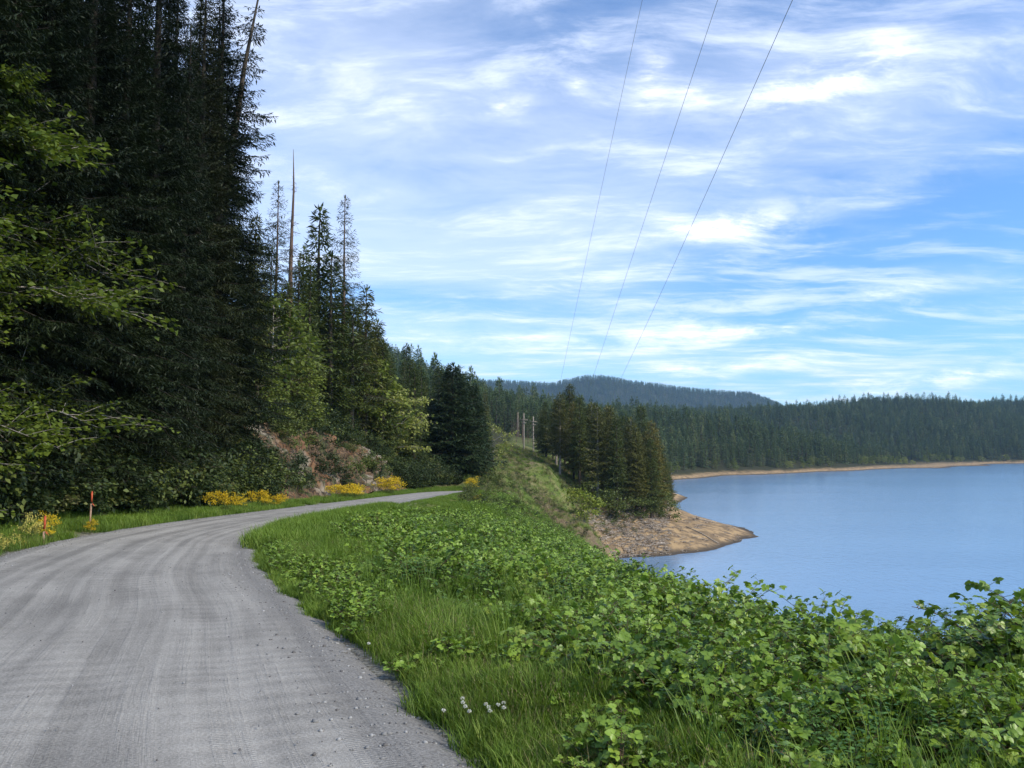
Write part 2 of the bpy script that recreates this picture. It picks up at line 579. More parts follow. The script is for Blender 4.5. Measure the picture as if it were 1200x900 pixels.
def H(x, y, detail=True):
    x = np.asarray(x, float); y = np.asarray(y, float)
    b = rbf(x, y)
    d = foot(y) - x
    base_l = np.where(y < 110, road_z(y), np.maximum(road_z(y), -5 + (y - 110) * 0.02))
    lf = base_l + rise(d, y)
    w = smooth(-0.8, 0.6, d) * (1 - smooth(330, 480, y))
    z = b * (1 - w) + lf * w
    rd = road_dist(x, y) if np.min(y) < 140 else np.full(x.shape, 1e9)
    wr = 1 - smooth(2.5, 4.2, rd)
    if detail:
        off = smooth(2.8, 5, rd)
        z = z + off * ((fbm(x * .5, y * .5, 3) - .45) * 0.35 + np.clip(np.hypot(x, y) / 120, 0, 1) * (fbm(x * .09, y * .09, 4, 5) - .45) * 1.6
                       + smooth(500, 1000, y) * (fbm(x * .006, y * .006, 4, 9) - .45) * (14 + 16 * smooth(1100, 1500, y)) * smooth(-18, 0, z)
                       )
    if detail:
        u_ = 600 + F * x / np.maximum(y, 1) / cp
        zt = np.interp(u_, MSKY[:, 0], MSKY[:, 1]) + (fbm(x * .004, y * 0 + 3, 5, 31) - .47) * 15
        sh = np.exp(-((y - 4250) / 620.0) ** 2) * (1 - .25 * smooth(.4, .6, fbm(x * .0016 + y * .0006, y * .0007, 4, 17)) * smooth(0, 500, 4250 - y))
        z = np.where(y > 2400, np.maximum(z * .35, (zt + 60) * sh - 60), z)
    z = z * (1 - wr) + (road_z(y) - 0.05) * wr
    return z


def H1(x, y):
    return float(H(np.array([x]), np.array([y]))[0])


# ground sheet
ys = np.concatenate([np.arange(-40, 0, 1.0), np.arange(0, 30, .25), np.arange(30, 130, .5), np.arange(130, 300, 1.2), np.geomspace(300, 6500, 260)])
ts = np.linspace(-1.25, 1.25, 420)
GX = ts[None, :] * (26 + np.maximum(ys, 0)[:, None] * 1.0)
GY = np.repeat(ys[:, None], len(ts), 1)
GZ = H(GX, GY)
nr, nc = GX.shape
idx = np.arange(nr * nc).reshape(nr, nc)
Q = np.stack([idx[:-1, :-1], idx[:-1, 1:], idx[1:, 1:], idx[1:, :-1]], -1).reshape(-1, 4)
dleft = foot(GY) - GX
shore = 1 - smooth(WATER + 1.2, WATER + 3.2, GZ + (fbm(GX * .2, GY * .2, 3) - .5) * 2)
spit = smooth(150, 160, GY) * (1 - smooth(400, 450, GY)) * (1 - smooth(-14.0, -11.0, GZ + (fbm(GX * .15, GY * .15, 3, 2) - .45) * 5)) * smooth(6, 12, GX)
shore = np.maximum(shore, spit)
slope_brown = smooth(95, 140, GY) * (1 - smooth(260, 300, GY)) * smooth(.38, .6, fbm(GX * .08, GY * .08, 4, 3)) + smooth(10, 20, GX) * (1 - smooth(150, 260, GY)) * smooth(100, 130, GY)
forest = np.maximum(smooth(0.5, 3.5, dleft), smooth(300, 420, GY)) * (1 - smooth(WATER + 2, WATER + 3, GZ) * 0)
forest = np.where(GY > 300, forest, forest)


verge = 1 - smooth(2.75, 3.5, road_dist(GX, GY) + (fbm(GX * 1.5, GY * 1.5, 3, 8) - .45) * .8)
verge = np.where(GY < 130, verge, 0)


def ground_mat():
    m, g = newmat('ground_soil_and_turf')
    pos = g.n('ShaderNodeNewGeometry').outputs['Position']
    A = lambda n: g.n('ShaderNodeAttribute', attribute_name=n).outputs['Fac']
    n1 = g.noise(pos, 0.35, 8, 0.62)
    n2 = g.noise(pos, 3.0, 6, 0.65)
    n3 = g.noise(pos, 18.0, 4, 0.6)
    turf = g.mix(g.ramp(n2, .32, .68), (.05, .075, .018), (.13, .17, .04))
    turf = g.mix(g.ramp(n1, .42, .62), turf, (.17, .165, .065))
    brown = g.mix(g.ramp(n2, .3, .7), (.085, .062, .040), (.20, .155, .095))
    col = g.mix(g.m('MULTIPLY', A('brown'), g.ramp(n1, .36, .55)), turf, brown)
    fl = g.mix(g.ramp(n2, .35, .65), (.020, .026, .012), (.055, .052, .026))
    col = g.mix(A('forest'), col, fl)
    sand = g.mix(g.ramp(n1, .40, .60), (.19, .135, .08), (.42, .29, .15))
    sand = g.mix(g.ramp(n3, .52, .68), sand, (.14, .115, .09))
    sand = g.mix(g.ramp(g.n('ShaderNodeSeparateXYZ', {0: pos}).outputs[2], WATER + .9, WATER + .1), sand, (.075, .062, .048))
    col = g.mix(A('shore'), col, sand)
    col = g.mix(g.m('MULTIPLY', A('verge'), .9), col, g.mix(g.ramp(n3, .35, .65), (.10, .092, .078), (.27, .26, .235)))
    finish(g, col, .95, (g.m('ADD', n2, g.m('MULTIPLY', n3, .4)), .8, .15), .1)
    return m


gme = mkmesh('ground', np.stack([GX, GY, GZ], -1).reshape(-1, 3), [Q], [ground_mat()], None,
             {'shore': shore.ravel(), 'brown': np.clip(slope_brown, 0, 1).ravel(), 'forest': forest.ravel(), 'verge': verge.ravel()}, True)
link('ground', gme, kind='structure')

# road strip
nrow = len(CC)
U = np.linspace(-1.14, 1.14, 41)
rows = []
dens = cr(CC[::16], 48) if False else CC
s_len = np.concatenate([[0], np.cumsum(np.linalg.norm(np.diff(CC, axis=0), axis=1))])
S2 = np.arange(0, s_len[-1], 0.22)
Cx, Cy = np.interp(S2, s_len, CC[:, 0]), np.interp(S2, s_len, CC[:, 1])
Tx, Ty = np.gradient(Cx), np.gradient(Cy)
k_ = np.hypot(Tx, Ty); Tx /= k_; Ty /= k_
ua = U * HW
RX = Cx[:, None] + Ty[:, None] * ua[None]
RY = Cy[:, None] - Tx[:, None] * ua[None]
edge = np.clip((np.abs(U) - 0.97) / 0.17, 0, 1)
RZ = road_z(RY) + 0.012 + 0.035 * (1 - U ** 2)[None] - 0.11 * edge[None] ** 1.5
rut = -0.018 * sum(np.exp(-((ua - c) / .22) ** 2) for c in (-1.55, -.35, .45, 1.45))
RZ = RZ + rut[None] + (fbm(RX * .8, RY * .8, 3, 2) - .45) * .025
ridx = np.arange(RX.size).reshape(RX.shape)
RQ = np.stack([ridx[:-1, :-1], ridx[:-1, 1:], ridx[1:, 1:], ridx[1:, :-1]], -1).reshape(-1, 4)
uv = np.stack([np.repeat(ua[None], len(S2), 0), np.repeat(S2[:, None], len(U), 1)], -1).reshape(-1, 2)


def road_mat():
    m, g = newmat('compacted_gravel')
    uvn = g.n('ShaderNodeUVMap', uv_map='UVMap').outputs[0]
    s = g.n('ShaderNodeSeparateXYZ', {0: uvn})
    u, v = s.outputs[0], s.outputs[1]
    pos = g.n('ShaderNodeNewGeometry').outputs['Position']
    wob = g.m('MULTIPLY', g.m('SUBTRACT', g.noise(g.comb(g.m('MULTIPLY', u, .3), v, 0.0), .07, 1), .5), .7)
    uw = g.m('ADD', u, wob)
    streak = g.noise(g.comb(g.m('MULTIPLY', uw, 3.4), g.m('MULTIPLY', v, .035), 0.0), 1.0, 3, .5)
    fine = g.noise(g.comb(g.m('MULTIPLY', uw, 8.0), g.m('MULTIPLY', v, .22), 3.0), 1.0, 5, .65)
    patch = g.noise(g.comb(u, g.m('MULTIPLY', v, .45), 7.0), 1.3, 6, .62)
    wash = g.n('ShaderNodeTexWave', {'Vector': g.comb(g.m('MULTIPLY', u, .12), v, 0.0), 'Scale': 1.1, 'Distortion': 7.0, 'Detail': 3.0, 'Detail Scale': .8}, bands_direction='Y').outputs['Fac']
    washm = g.ramp(g.noise(g.comb(g.m('MULTIPLY', u, .9), g.m('MULTIPLY', v, .12), 2.0), 1.0, 2), .42, .6)
    grit = g.noise(pos, 55.0, 4, .7)
    grit2 = g.noise(pos, 160.0, 2, .6)
    tread = g.n('ShaderNodeTexWave', {'Vector': g.comb(g.m('MULTIPLY', u, .5), v, 0.0), 'Scale': 9.0, 'Distortion': 1.0}, bands_direction='Y').outputs['Fac']
    f = g.m('ADD', g.m('MULTIPLY', streak, .54), g.m('MULTIPLY', fine, .13))
    f = g.m('ADD', f, g.m('MULTIPLY', patch, .45))
    f = g.m('ADD', f, g.m('MULTIPLY', g.m('MULTIPLY', wash, washm), .06))
    col = g.mix(g.ramp(f, .40, .74), (.165, .156, .138), (.415, .395, .350))
    edgem = g.ramp(g.m('ADD', g.m('ABSOLUTE', u), g.m('MULTIPLY', g.m('SUBTRACT', patch, .5), 1.2)), 1.95, 2.45)
    col = g.mix(g.m('MULTIPLY', edgem, .75), col, g.mix(grit, (.07, .068, .062), (.24, .235, .225)))
    col = g.mix(.35, col, g.mix(g.ramp(grit, .3, .7), (.05, .048, .044), (.42, .41, .38)))
    h = g.m('ADD', g.m('MULTIPLY', grit, .5), g.m('MULTIPLY', grit2, .3))
    h = g.m('ADD', h, g.m('MULTIPLY', fine, .6))
    h = g.m('ADD', h, g.m('MULTIPLY', g.m('MULTIPLY', wash, washm), .25))
    h = g.m('ADD', h, g.m('MULTIPLY', g.m('MULTIPLY', tread, g.ramp(fine, .5, .6)), .35))
    finish(g, col, .92, (h, .75, .02), .15)
    return m


link('road', mkmesh('road', np.stack([RX, RY, RZ], -1).reshape(-1, 3), [RQ], [road_mat()], None, None, True, uv), kind='structure')


# water
def water_mat():
    m, g = newmat('lake_water')
    pos = g.n('ShaderNodeNewGeometry').outputs['Position']
    mp = g.n('ShaderNodeMapping', {'Vector': pos, 'Scale': (1, .55, 1), 'Rotation': (0, 0, R(12))}).outputs[0]
    n1 = g.noise(mp, .9, 6, .6)
    n2 = g.noise(g.n('ShaderNodeMapping', {'Vector': pos, 'Scale': (.004, .022, 1), 'Rotation': (0, 0, R(8))}).outputs[0], 1.0, 4, .55)
    col = g.mix(n2, (.13, .24, .38), (.165, .28, .42))
    bump = g.n('ShaderNodeBump', {'Height': n1, 'Strength': g.ramp(n2, .35, .65, .35, .8), 'Distance': .16})
    b = g.n('ShaderNodeBsdfPrincipled', {'Base Color': col, 'Roughness': .17, 'IOR': 1.333, 'Normal': bump.outputs[0]})
    g.n('ShaderNodeOutputMaterial', {'Surface': b.outputs[0]})
    return m


w = MB()
w.add([(-400, -60, WATER), (5200, -60, WATER), (5200, 6400, WATER), (-400, 6400, WATER)], Q=[[0, 1, 2, 3]])
link('lake_water', w.build('lake_water', [water_mat()]), kind='structure')

# rock cut beside the road
nu, nv = 230, 70
vy = np.linspace(49.0, 101.0, nu)
tv = np.linspace(0, 1, nv)
RYc = np.repeat(vy[:, None], nv, 1)
TV = np.repeat(tv[None], nu, 0)
prof = np.sin(np.clip((RYc - 49.0) / 52, 0, 1) * math.pi) ** .45
topd = 5.2 + 1.4 * fbm(RYc * .12, TV * 0, 3, 4)
dd = 1.3 + TV * (topd - 1.3)
Xc = foot(RYc) - dd
Zg = H(Xc, RYc, False)
RVx = np.empty((nu, nv, 3))
for i in range(nu):
    for j in range(nv):
        p = Vector((0.0, vy[i] * .45, Zg[i, j] * .55))
        v1 = mnoise.voronoi(p, distance_metric='DISTANCE', exponent=2.5)[0][0]
        vd = mnoise.voronoi(p * 2.3, distance_metric='DISTANCE', exponent=2.5)[0]
        v1 = v1 + .5 * min(.6, (vd[1] - vd[0]) * 1.5)
        v2 = mnoise.fractal(p * 2.2, .8, 2.1, 5)
        v3 = mnoise.noise(Vector((3, vy[i] * .16, Zg[i, j] * .1)))
        k = prof[i, j] * (0.75 * v1 + 0.42 * v2 + .9 * v3)
        RVx[i, j] = (Xc[i, j] + .25 + k * 1.1, RYc[i, j] + v2 * .25, Zg[i, j] + k * .55 + .05 - .6 * (1 - prof[i, j]) - .5 * (TV[i, j] > .97) - .3 * (TV[i, j] < .02))
kidx = np.arange(nu * nv).reshape(nu, nv)
KQ = np.stack([kidx[:-1, :-1], kidx[:-1, 1:], kidx[1:, 1:], kidx[1:, :-1]], -1).reshape(-1, 4)


def rock_mat():
    m, g = newmat('weathered_rock')
    pos = g.n('ShaderNodeNewGeometry').outputs['Position']
    mp = g.n('ShaderNodeMapping', {'Vector': pos, 'Scale': (1, 1, .55)}).outputs[0]
    n1 = g.noise(mp, .45, 7, .65, .8)
    n2 = g.noise(mp, 2.4, 8, .7, .5)
    cr_ = g.n('ShaderNodeTexVoronoi', {'Vector': mp, 'Scale': 1.3}, feature='DISTANCE_TO_EDGE').outputs[0]
    col = g.mix(g.ramp(n2, .32, .66), (.034, .024, .016), (.18, .118, .068))
    col = g.mix(g.ramp(n1, .50, .62), col, g.mix(n2, (.10, .048, .022), (.25, .135, .07)))
    col = g.mix(g.ramp(g.noise(pos, .22, 3), .58, .66), col, g.mix(n2, (.17, .15, .12), (.34, .29, .22)))
    col = g.mix(g.m('MULTIPLY', g.ramp(g.noise(pos, .8, 5), .5, .62), .85), col, (.055, .065, .025))
    col = g.mix(g.ramp(cr_, .05, .0), col, (.03, .025, .022))
    h = g.m('ADD', n2, g.m('MULTIPLY', g.ramp(cr_, 0, .15), .6))
    finish(g, col, .9, (h, 1.0, .18), .15)
    return m


link('rock_face', mkmesh('rock_face', RVx.reshape(-1, 3), [KQ], [rock_mat()], None, None, False), kind='structure')


# ------------------------------------------------------------------ tree builders
def conifer(seed, Ht, rad, base=.12, ks=.3, nb=5.0, lev=.45, sparse=0.0, up=25, dn=-22, power=.85, lean=0.0, core=True, dead=0, wr=.30, tk=.017):
    """returns trunk MB, crown MB in metres"""
    r = np.random.default_rng(seed)
    tr, cw = MB(), MB()
    zs = np.linspace(0, Ht, 12)
    bend = np.cumsum(r.normal(0, .05, 12)) * .5
    tp = np.stack([bend + lean * (zs / Ht) ** 1.5 * Ht, np.cumsum(r.normal(0, .04, 12)) * .5, zs], 1)
    tr.tube(tp, np.maximum(tk * Ht * (1 - zs / Ht) ** .9, .02) + .02, 7)
    z = Ht * base
    lop = r.uniform(.8, 1.15, 8)
    while z < Ht * .985:
        h = z / Ht
        prof_ = min(1, (1 - h) / (1 - base) ** 1.0) ** power * min(1.0, .62 + 2.2 * (h - base))
        n = max(3, int(nb * r.uniform(.8, 1.2)))
        az0 = r.uniform(0, 6.28)
        for k in range(n):
            if r.random() < sparse:
                continue
            az = az0 + k * 2 * math.pi / n + r.normal(0, .25)
            L = rad * prof_ * r.uniform(.6, 1.12) * lop[int((az % 6.283) / 6.283 * 8) % 8] + .10
            e = R(dn + (up - dn) * h ** 1.3 + r.normal(0, 6))
            o = np.array([np.interp(z, zs, tp[:, 0]), np.interp(z, zs, tp[:, 1]), z + r.uniform(-.5, .5) * lev])
            out = np.array([math.cos(az), math.sin(az), 0.0])
            sidev = np.array([-math.sin(az), math.cos(az), 0.0])
            t = np.linspace(0, 1, 6)
            P = o + out * (t * L * math.cos(e))[:, None]
            P[:, 2] += t * L * math.sin(e) - .28 * L * (t ** 1.5) * (1 - h) + .16 * L * t ** 4
            tr.tube(P[[0, 2, 4, 5]], np.array([.012, .008, .004, .002]) * L + .004, 3)
            ntw = max(3, int(L / (ks * .55)))
            tt = np.linspace(.14 if L > 1 else .05, 1.0, ntw)
            B = np.stack([np.interp(tt, t, P[:, i]) for i in range(3)], 1)
            tw_len = (.42 * L * (1 - tt) ** .65 + ks * .7) * r.uniform(.7, 1.2, ntw)
            for sg in (-1, 1):
                d0 = norm(out * .62 + sidev * sg * .85 + np.array([0, 0, -.12]) + r.normal(0, .10, (ntw, 3)))
                m = np.maximum(1, (tw_len / (ks * .5)).astype(int))
                rep = np.repeat(np.arange(ntw), m)
                j = np.concatenate([np.arange(q) for q in m])
                f = (j + .3) / np.repeat(m, m)
                base_p = B[rep] + d0[rep] * (tw_len[rep] * f)[:, None]
                base_p[:, 2] -= (f ** 1.5) * tw_len[rep] * (.22 + .15 * (1 - h))
                alt = np.where(j % 2 == 0, 1.0, -1.0)
                dd_ = norm(d0[rep] + (out * .55) * alt[:, None] + r.normal(0, .28, (len(rep), 3)) + np.array([0, 0, -.22]))
                sd = norm(np.cross(dd_, np.array([0, 0, 1.0])) + r.normal(0, .35, (len(rep), 3)))
                ln = ks * r.uniform(.7, 1.35, len(rep))
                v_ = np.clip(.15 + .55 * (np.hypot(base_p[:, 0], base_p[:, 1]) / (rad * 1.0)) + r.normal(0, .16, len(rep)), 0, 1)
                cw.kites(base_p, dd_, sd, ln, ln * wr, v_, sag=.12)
            # tip
            dv = norm(P[-1:] - P[-3:-2])
            cw.kites(P[-1:], dv, sidev[None], ks * 1.2, ks * .4, .7)
        z += lev * r.uniform(.7, 1.3) * (0.6 + .6 * (1 - h))
    if core:
        top = tp[-1:]
        a = np.arange(5) * 1.256
        cw.kites(np.repeat(top, 5, 0) - [0, 0, .4], norm(np.stack([np.cos(a) * .3, np.sin(a) * .3, np.ones(5)], 1)), np.stack([-np.sin(a), np.cos(a), a * 0], 1), ks * 1.6, ks * .35, .6)
    for k in range(dead):
        zz_ = Ht * r.uniform(.06, base + .1)
        az = r.uniform(0, 6.28); L = r.uniform(.8, 2.6)
        o = np.array([0, 0, zz_])
        t = np.linspace(0, 1, 4)
        P = o + np.stack([np.cos(az) * t * L, np.sin(az) * t * L, -.25 * t * L + r.normal(0, .05, 4)], 1)
        tr.tube(P, [.025, .018, .012, .005], 3)
    return tr, cw


def broadleaf(seed, Ht, rad, leaf=.14, limbs=16, twigs=9, per=16, base=.2, flat=.5, lean=(0, 0), multi=1, wide=.75, thick=.02, droop=.15):
    r = np.random.default_rng(seed)
    tr, cw = MB(), MB()
    for st in range(multi):
        l2 = np.array(lean) + (r.normal(0, .25, 2) if multi > 1 else 0)
        h_ = Ht * (r.uniform(.7, 1) if multi > 1 else 1)
        zs = np.linspace(0, h_, 9)
        tp = np.stack([l2[0] * (zs / Ht) ** 1.3 * Ht + np.cumsum(r.normal(0, .03 * Ht / 5, 9)) * .5, l2[1] * (zs / Ht) ** 1.3 * Ht + np.cumsum(r.normal(0, .03 * Ht / 5, 9)) * .5, zs], 1)
        tr.tube(tp, thick * Ht * (1 - zs / h_ * .85) / math.sqrt(multi), 6)
        for i in range(max(3, limbs // multi)):
            h = base + (1 - base) * (i + r.random()) / max(3, limbs // multi)
            h = min(h, .98)
            az = r.uniform(0, 6.28)
            z0 = h * h_
            o = np.array([np.interp(z0, zs, tp[:, k]) for k in range(3)])
            L = rad * (math.sin(math.pi * min(1, .25 + .75 * (h - base) / (1 - base))) ** .7 * .85 + .25) * r.uniform(.65, 1.15)
            e = R(r.uniform(12, 45))
            t = np.linspace(0, 1, 6)
            kx = r.normal(0, .12, 2)
            P = o + np.stack([np.cos(az) * t * L * math.cos(e) + kx[0] * t * t * L, np.sin(az) * t * L * math.cos(e) + kx[1] * t * t * L, math.sin(e) * L * t - droop * 1.6 * L * t * t], 1)
            tr.tube(P, thick * Ht * .35 * (1 - t * .85) * (1.1 - h * .6) + .004, 4)
            for j in range(twigs):
                f = .25 + .75 * (j + r.random()) / twigs
                b = np.array([np.interp(f, t, P[:, k]) for k in range(3)])
                d = norm(np.array([math.cos(az), math.sin(az), 0]) * .6 + np.append(r.normal(0, .8, 2), r.normal(.1, .3)))
                l = L * .32 * r.uniform(.5, 1.2) + leaf * 1.5
                tr.tube(np.stack([b, b + d * l * .5 + [0, 0, .05 * l], b + d * l]), [.006 * Ht / 5, .004 * Ht / 5, .002 * Ht / 5], 3)
                q = r.random(per)
                c = b + d * (l * q)[:, None] + r.normal(0, leaf * 1.0, (per, 3)) * np.array([1, 1, .5])
                dd_ = norm(d + r.normal(0, .9, (per, 3)) * [1, 1, .4] + [0, 0, -.25])
                nrm = norm(r.normal(0, 1 - flat * .6, (per, 3)) + [0, 0, 1.2])
                sd = norm(np.cross(dd_, nrm))
                ln = leaf * r.uniform(.7, 1.35, per)
                cw.kites(c, dd_, sd, ln, ln * wide, np.clip(.45 + .3 * (f - .5) + r.normal(0, .2, per), 0, 1), sag=.1, mid=.5, fold=.12)
    return tr, cw


def snag(seed, Ht, nbr=40, zlo=.3):
    r = np.random.default_rng(seed)
    tr = MB()
    zs = np.linspace(0, Ht, 14)
    tp = np.stack([np.cumsum(r.normal(0, .04, 14)), np.cumsum(r.normal(0, .04, 14)), zs], 1)
    tr.tube(tp, .013 * Ht * (1 - zs / Ht) ** .8 + .015, 7)
    for i in range(nbr):
        z0 = Ht * r.uniform(zlo, .93)
        az = r.uniform(0, 6.28)
        L = r.uniform(.5, 2.2) * (1.1 - z0 / Ht)
        o = np.array([np.interp(z0, zs, tp[:, k]) for k in range(3)])
        t = np.linspace(0, 1, 4)
        P = o + np.stack([np.cos(az) * t * L, np.sin(az) * t * L, -.2 * t * L + .1 * t * t * L], 1)
        tr.tube(P, [.035, .028, .020, .010], 3)
        for q in range(3):
            b = P[1 + q % 3]
            tr.tube([b, b + r.normal(0, .28, 3) + [0, 0, -.12]], [.012, .006], 3)
    return tr


class Tmpl:
    def __init__(s, name, parts, Ht):
        s.Ht = Ht
        s.name = name
        s.parts = [(pn, mb.build(pn, [m])) for pn, mb, m in parts]
        s.single = None
        s._raw = [(mb, m) for pn, mb, m in parts]

    def merged(s):
        if s.single is None:
            s.single = merge(s._raw)
        return s.single


def place(tm, name, x, y, h, label, cat, group=None, wide=1.0, rz=None, z=None, parts=True, tilt=(0, 0), sink=.15):
    rz = random.uniform(0, 6.28) if rz is None else rz
    z = (H1(x, y) - sink) if z is None else z
    s = h / tm.Ht
    if parts:
        root = link(name, None, None, label, cat, group)
        for pn, me in tm.parts:
            link(pn, me, root)
    else:
        root = link(name, tm.merged(), None, label, cat, group)
    root.location = (x, y, z)
    root.rotation_euler = (tilt[0], tilt[1], rz)
    root.scale = (s * wide, s * wide, s)
    return root


ORD = ['leftmost', 'second', 'third', 'fourth', 'fifth', 'sixth', 'seventh', 'eighth', 'ninth', 'tenth', 'eleventh', 'twelfth', 'thirteenth', 'fourteenth', 'fifteenth', 'sixteenth', 'seventeenth', 'eighteenth', 'nineteenth', 'twentieth',
       'twenty-first', 'twenty-second', 'twenty-third', 'twenty-fourth', 'twenty-fifth', 'twenty-sixth', 'twenty-seventh', 'twenty-eighth', 'twenty-ninth', 'thirtieth', 'thirty-first', 'thirty-second', 'thirty-third', 'thirty-fourth', 'thirty-fifth',
       'thirty-sixth', 'thirty-seventh', 'thirty-eighth', 'thirty-ninth', 'fortieth', 'forty-first', 'forty-second', 'forty-third', 'forty-fourth', 'forty-fifth', 'forty-sixth', 'forty-seventh', 'forty-eighth', 'forty-ninth', 'fiftieth']


for _a in ('fifty', 'sixty', 'seventy', 'eighty', 'ninety'):
    for _b in ('', 'first', 'second', 'third', 'fourth', 'fifth', 'sixth', 'seventh', 'eighth', 'ninth'):
        if (_a, _b) != ('fifty', ''):
            ORD.append(_a[:-1] + 'ieth' if not _b else f'{_a}-{_b}')


def ordered(objs, what, where):
    """label objects by their order from the left of the picture"""
    objs = sorted(objs, key=lambda o: to_px(o.location.x, max(o.location.y, 1)))
    for i, o in enumerate(objs):
        if i == 0:
            o['label'] = f'leftmost {what} {where}'
        elif i == len(objs) - 1:
            o['label'] = f'rightmost {what} {where}'
        else:
            o['label'] = f'{ORD[min(i, 98)]} {what} from the left {where}'


T = {}
wall = []
for k in range(3):
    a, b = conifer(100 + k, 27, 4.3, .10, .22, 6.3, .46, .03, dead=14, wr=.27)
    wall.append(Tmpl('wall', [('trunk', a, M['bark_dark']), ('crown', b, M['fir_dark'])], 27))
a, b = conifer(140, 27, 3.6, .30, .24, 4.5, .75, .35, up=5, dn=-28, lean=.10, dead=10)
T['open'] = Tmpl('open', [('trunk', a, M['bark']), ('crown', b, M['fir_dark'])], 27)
mids = []
for k in range(4):
    a, b = conifer(200 + k, 20, 3.1 + .3 * (k % 2), .14 + .04 * k, .55, 5, .62, .06 + .03 * k, dead=5)
    mids.append(Tmpl('mid', [('trunk', a, M['bark']), ('crown', b, M['fir'])], 20))
grove = []
for k in range(4):
    a, b = conifer(240 + k, 27, 4.9 + .4 * (k % 2), .14 + .05 * k, .70, 5.6, .66, .04 + .03 * k, power=.60, dead=10)
    grove.append(Tmpl('grove', [('trunk', a, M['bark_pale' if k == 3 else 'bark']), ('crown', b, M['fir_sunlit' if k % 2 else 'fir'])], 27))
a, b = conifer(300, 17, 5.0, .02, .48, 7, .50, .0, up=20, dn=-8, power=.8)
T['young'] = Tmpl('young', [('trunk', a, M['bark']), ('crown', b, M['fir_bend'])], 17)
a, b = conifer(301, 17, 4.6, .02, .48, 7, .52, .0, up=20, dn=-8, power=.75)
T['young2'] = Tmpl('young2', [('trunk', a, M['bark']), ('crown', b, M['fir_bend'])], 17)
a, b = conifer(310, 21, 4.6, .10, .30, 5, .8, .08, up=25, dn=-14, power=1.0, wr=.2, tk=.010)
T['sparse'] = Tmpl('sparse', [('trunk', a, M['bark_snag']), ('crown', b, M['fir_thin'])], 21)
sn = snag(320, 24, 60, .25)
T['snag'] = Tmpl('snag', [('trunk', sn, M['bark_snag'])], 24)
fars = []
for k in range(5):
    a, b = conifer(400 + k, 20, 3.3 + .4 * (k % 3), .06, 1.25, 4, 1.5, .05, core=True)
    fars.append((a, b))

# --- the dark wall of forest left of the road
objs = []
wl = [(-30, 21), (-10, 24), (12, 27), (40, 25), (62, 31), (85, 29), (108, 36), (128, 31.5), (150, 38), (168, 34), (190, 43), (205, 38), (216, 46), (222, 41.5), (240, 50),
      (20, 36), (55, 44), (100, 47), (140, 52), (180, 55), (-45, 30), (0, 50), (246, 45), (90, 60)]
for i, (px, Y) in enumerate(wl):
    x = (px - 600) / F * Y * cp
    x = min(x, foot(Y) - 1.6)
    h = random.uniform(25, 31) if px < 150 else random.uniform(24, 32)
    objs.append(place(wall[i % 3], 'fir_tree', x, Y, h, '', 'conifer', 'dark firs in the forest wall left of the road', wide=random.uniform(.72, .98)))
ordered(objs, 'dark fir', 'in the forest wall left of the gravel road')
x = (245 - 600) / F * 45
place(T['open'], 'leaning_fir_tree', x - 1.2, 46, 31, 'leaning open-crowned fir showing its bare upper trunk at the edge of the dark forest', 'conifer', None, rz=0.3)

# --- named trees above the rock cut
def by_px(tm, name, px, Y, top, label, group=None, wide=1.0, parts=True, cat='conifer', rz=None, **k):
    x = (px - 600) / F * Y * cp
    g_ = H1(x, Y)
    h = z_at(top, Y) - g_ + .15
    return place(tm, name, x, Y, h, label, cat, group, wide, rz, g_ - .15, parts, **k)


by_px(T['snag'], 'dead_tree', 337, 80, 176, 'tall bare dead tree trunk rising to a needle point above the rock cut', cat='dead tree')
by_px(T['sparse'], 'thin_fir_tree', 318, 79, 212, 'thin see-through fir just left of the bare dead trunk')
by_px(T['sparse'], 'thin_fir_tree', 400, 96, 229, 'thin see-through fir with visible trunk, right of the two full pointed firs', wide=1.0)
by_px(mids[0], 'fir_tree', 369, 90, 245, 'full pointed fir between the bare dead trunk and the thin fir to its right', wide=1.15)
by_px(mids[2], 'fir_tree', 352, 84, 290, 'shorter pointed fir close against the right side of the bare dead trunk', wide=.9)

for px, Y, top, w_, lab in [(385, 89, 298, 1.2, 'dense fir filling the gap between the pointed fir and the thin fir'), (426, 99, 338, 1.2, 'dark fir on the falling edge of the hillside, right of the thin fir'),
                        (441, 105, 376, 1.15, 'shorter dark fir lowest on the falling edge of the hillside above the pale tree'), (355, 93, 335, 1.2, 'bushy fir behind and below the two pointed firs'),
                        (411, 94, 352, 1.25, 'broad fir at the foot of the thin see-through fir')]:
    by_px(mids[int(px) % 4], 'fir_tree', px, Y, top, lab, wide=w_)
SKY = np.array([(250, 150), (300, 250), (330, 300), (350, 300), (375, 300), (400, 310), (425, 330), (440, 352), (448, 385), (470, 395), (485, 403), (500, 408), (520, 422), (540, 430), (560, 436), (590, 450), (600, 520)], float)
objs = []
tries = 0
cells = set()
while len(objs) < 105 and tries < 6000:
    tries += 1
    Y = random.uniform(52, 270) ** 1.0
    px = random.uniform(285, 585)
    x = (px - 600) / F * Y * cp
    d = foot(Y) - x
    if d < (6.5 if Y < 95 else 3.0) or d > 75:
        continue
    sp2 = 3.6 + Y * .012
    c = (int(x / sp2), int(Y / sp2))
    if c in cells:
        continue
    gz = H1(x, Y)
    lim = z_at(np.interp(px, SKY[:, 0], SKY[:, 1]) + random.uniform(0, 30) ** 1.0, Y) - gz
    h = min(random.uniform(13, 24), lim)
    if h < 7:
        continue
    # nothing shorter than what stands in front of it is needed
    cells.add(c)
    objs.append(place(random.choice(mids), 'fir_tree', x, Y, h, '', 'conifer', 'firs on the hillside above the road', wide=random.uniform(.85, 1.15), z=gz - .2, parts=Y < 150))
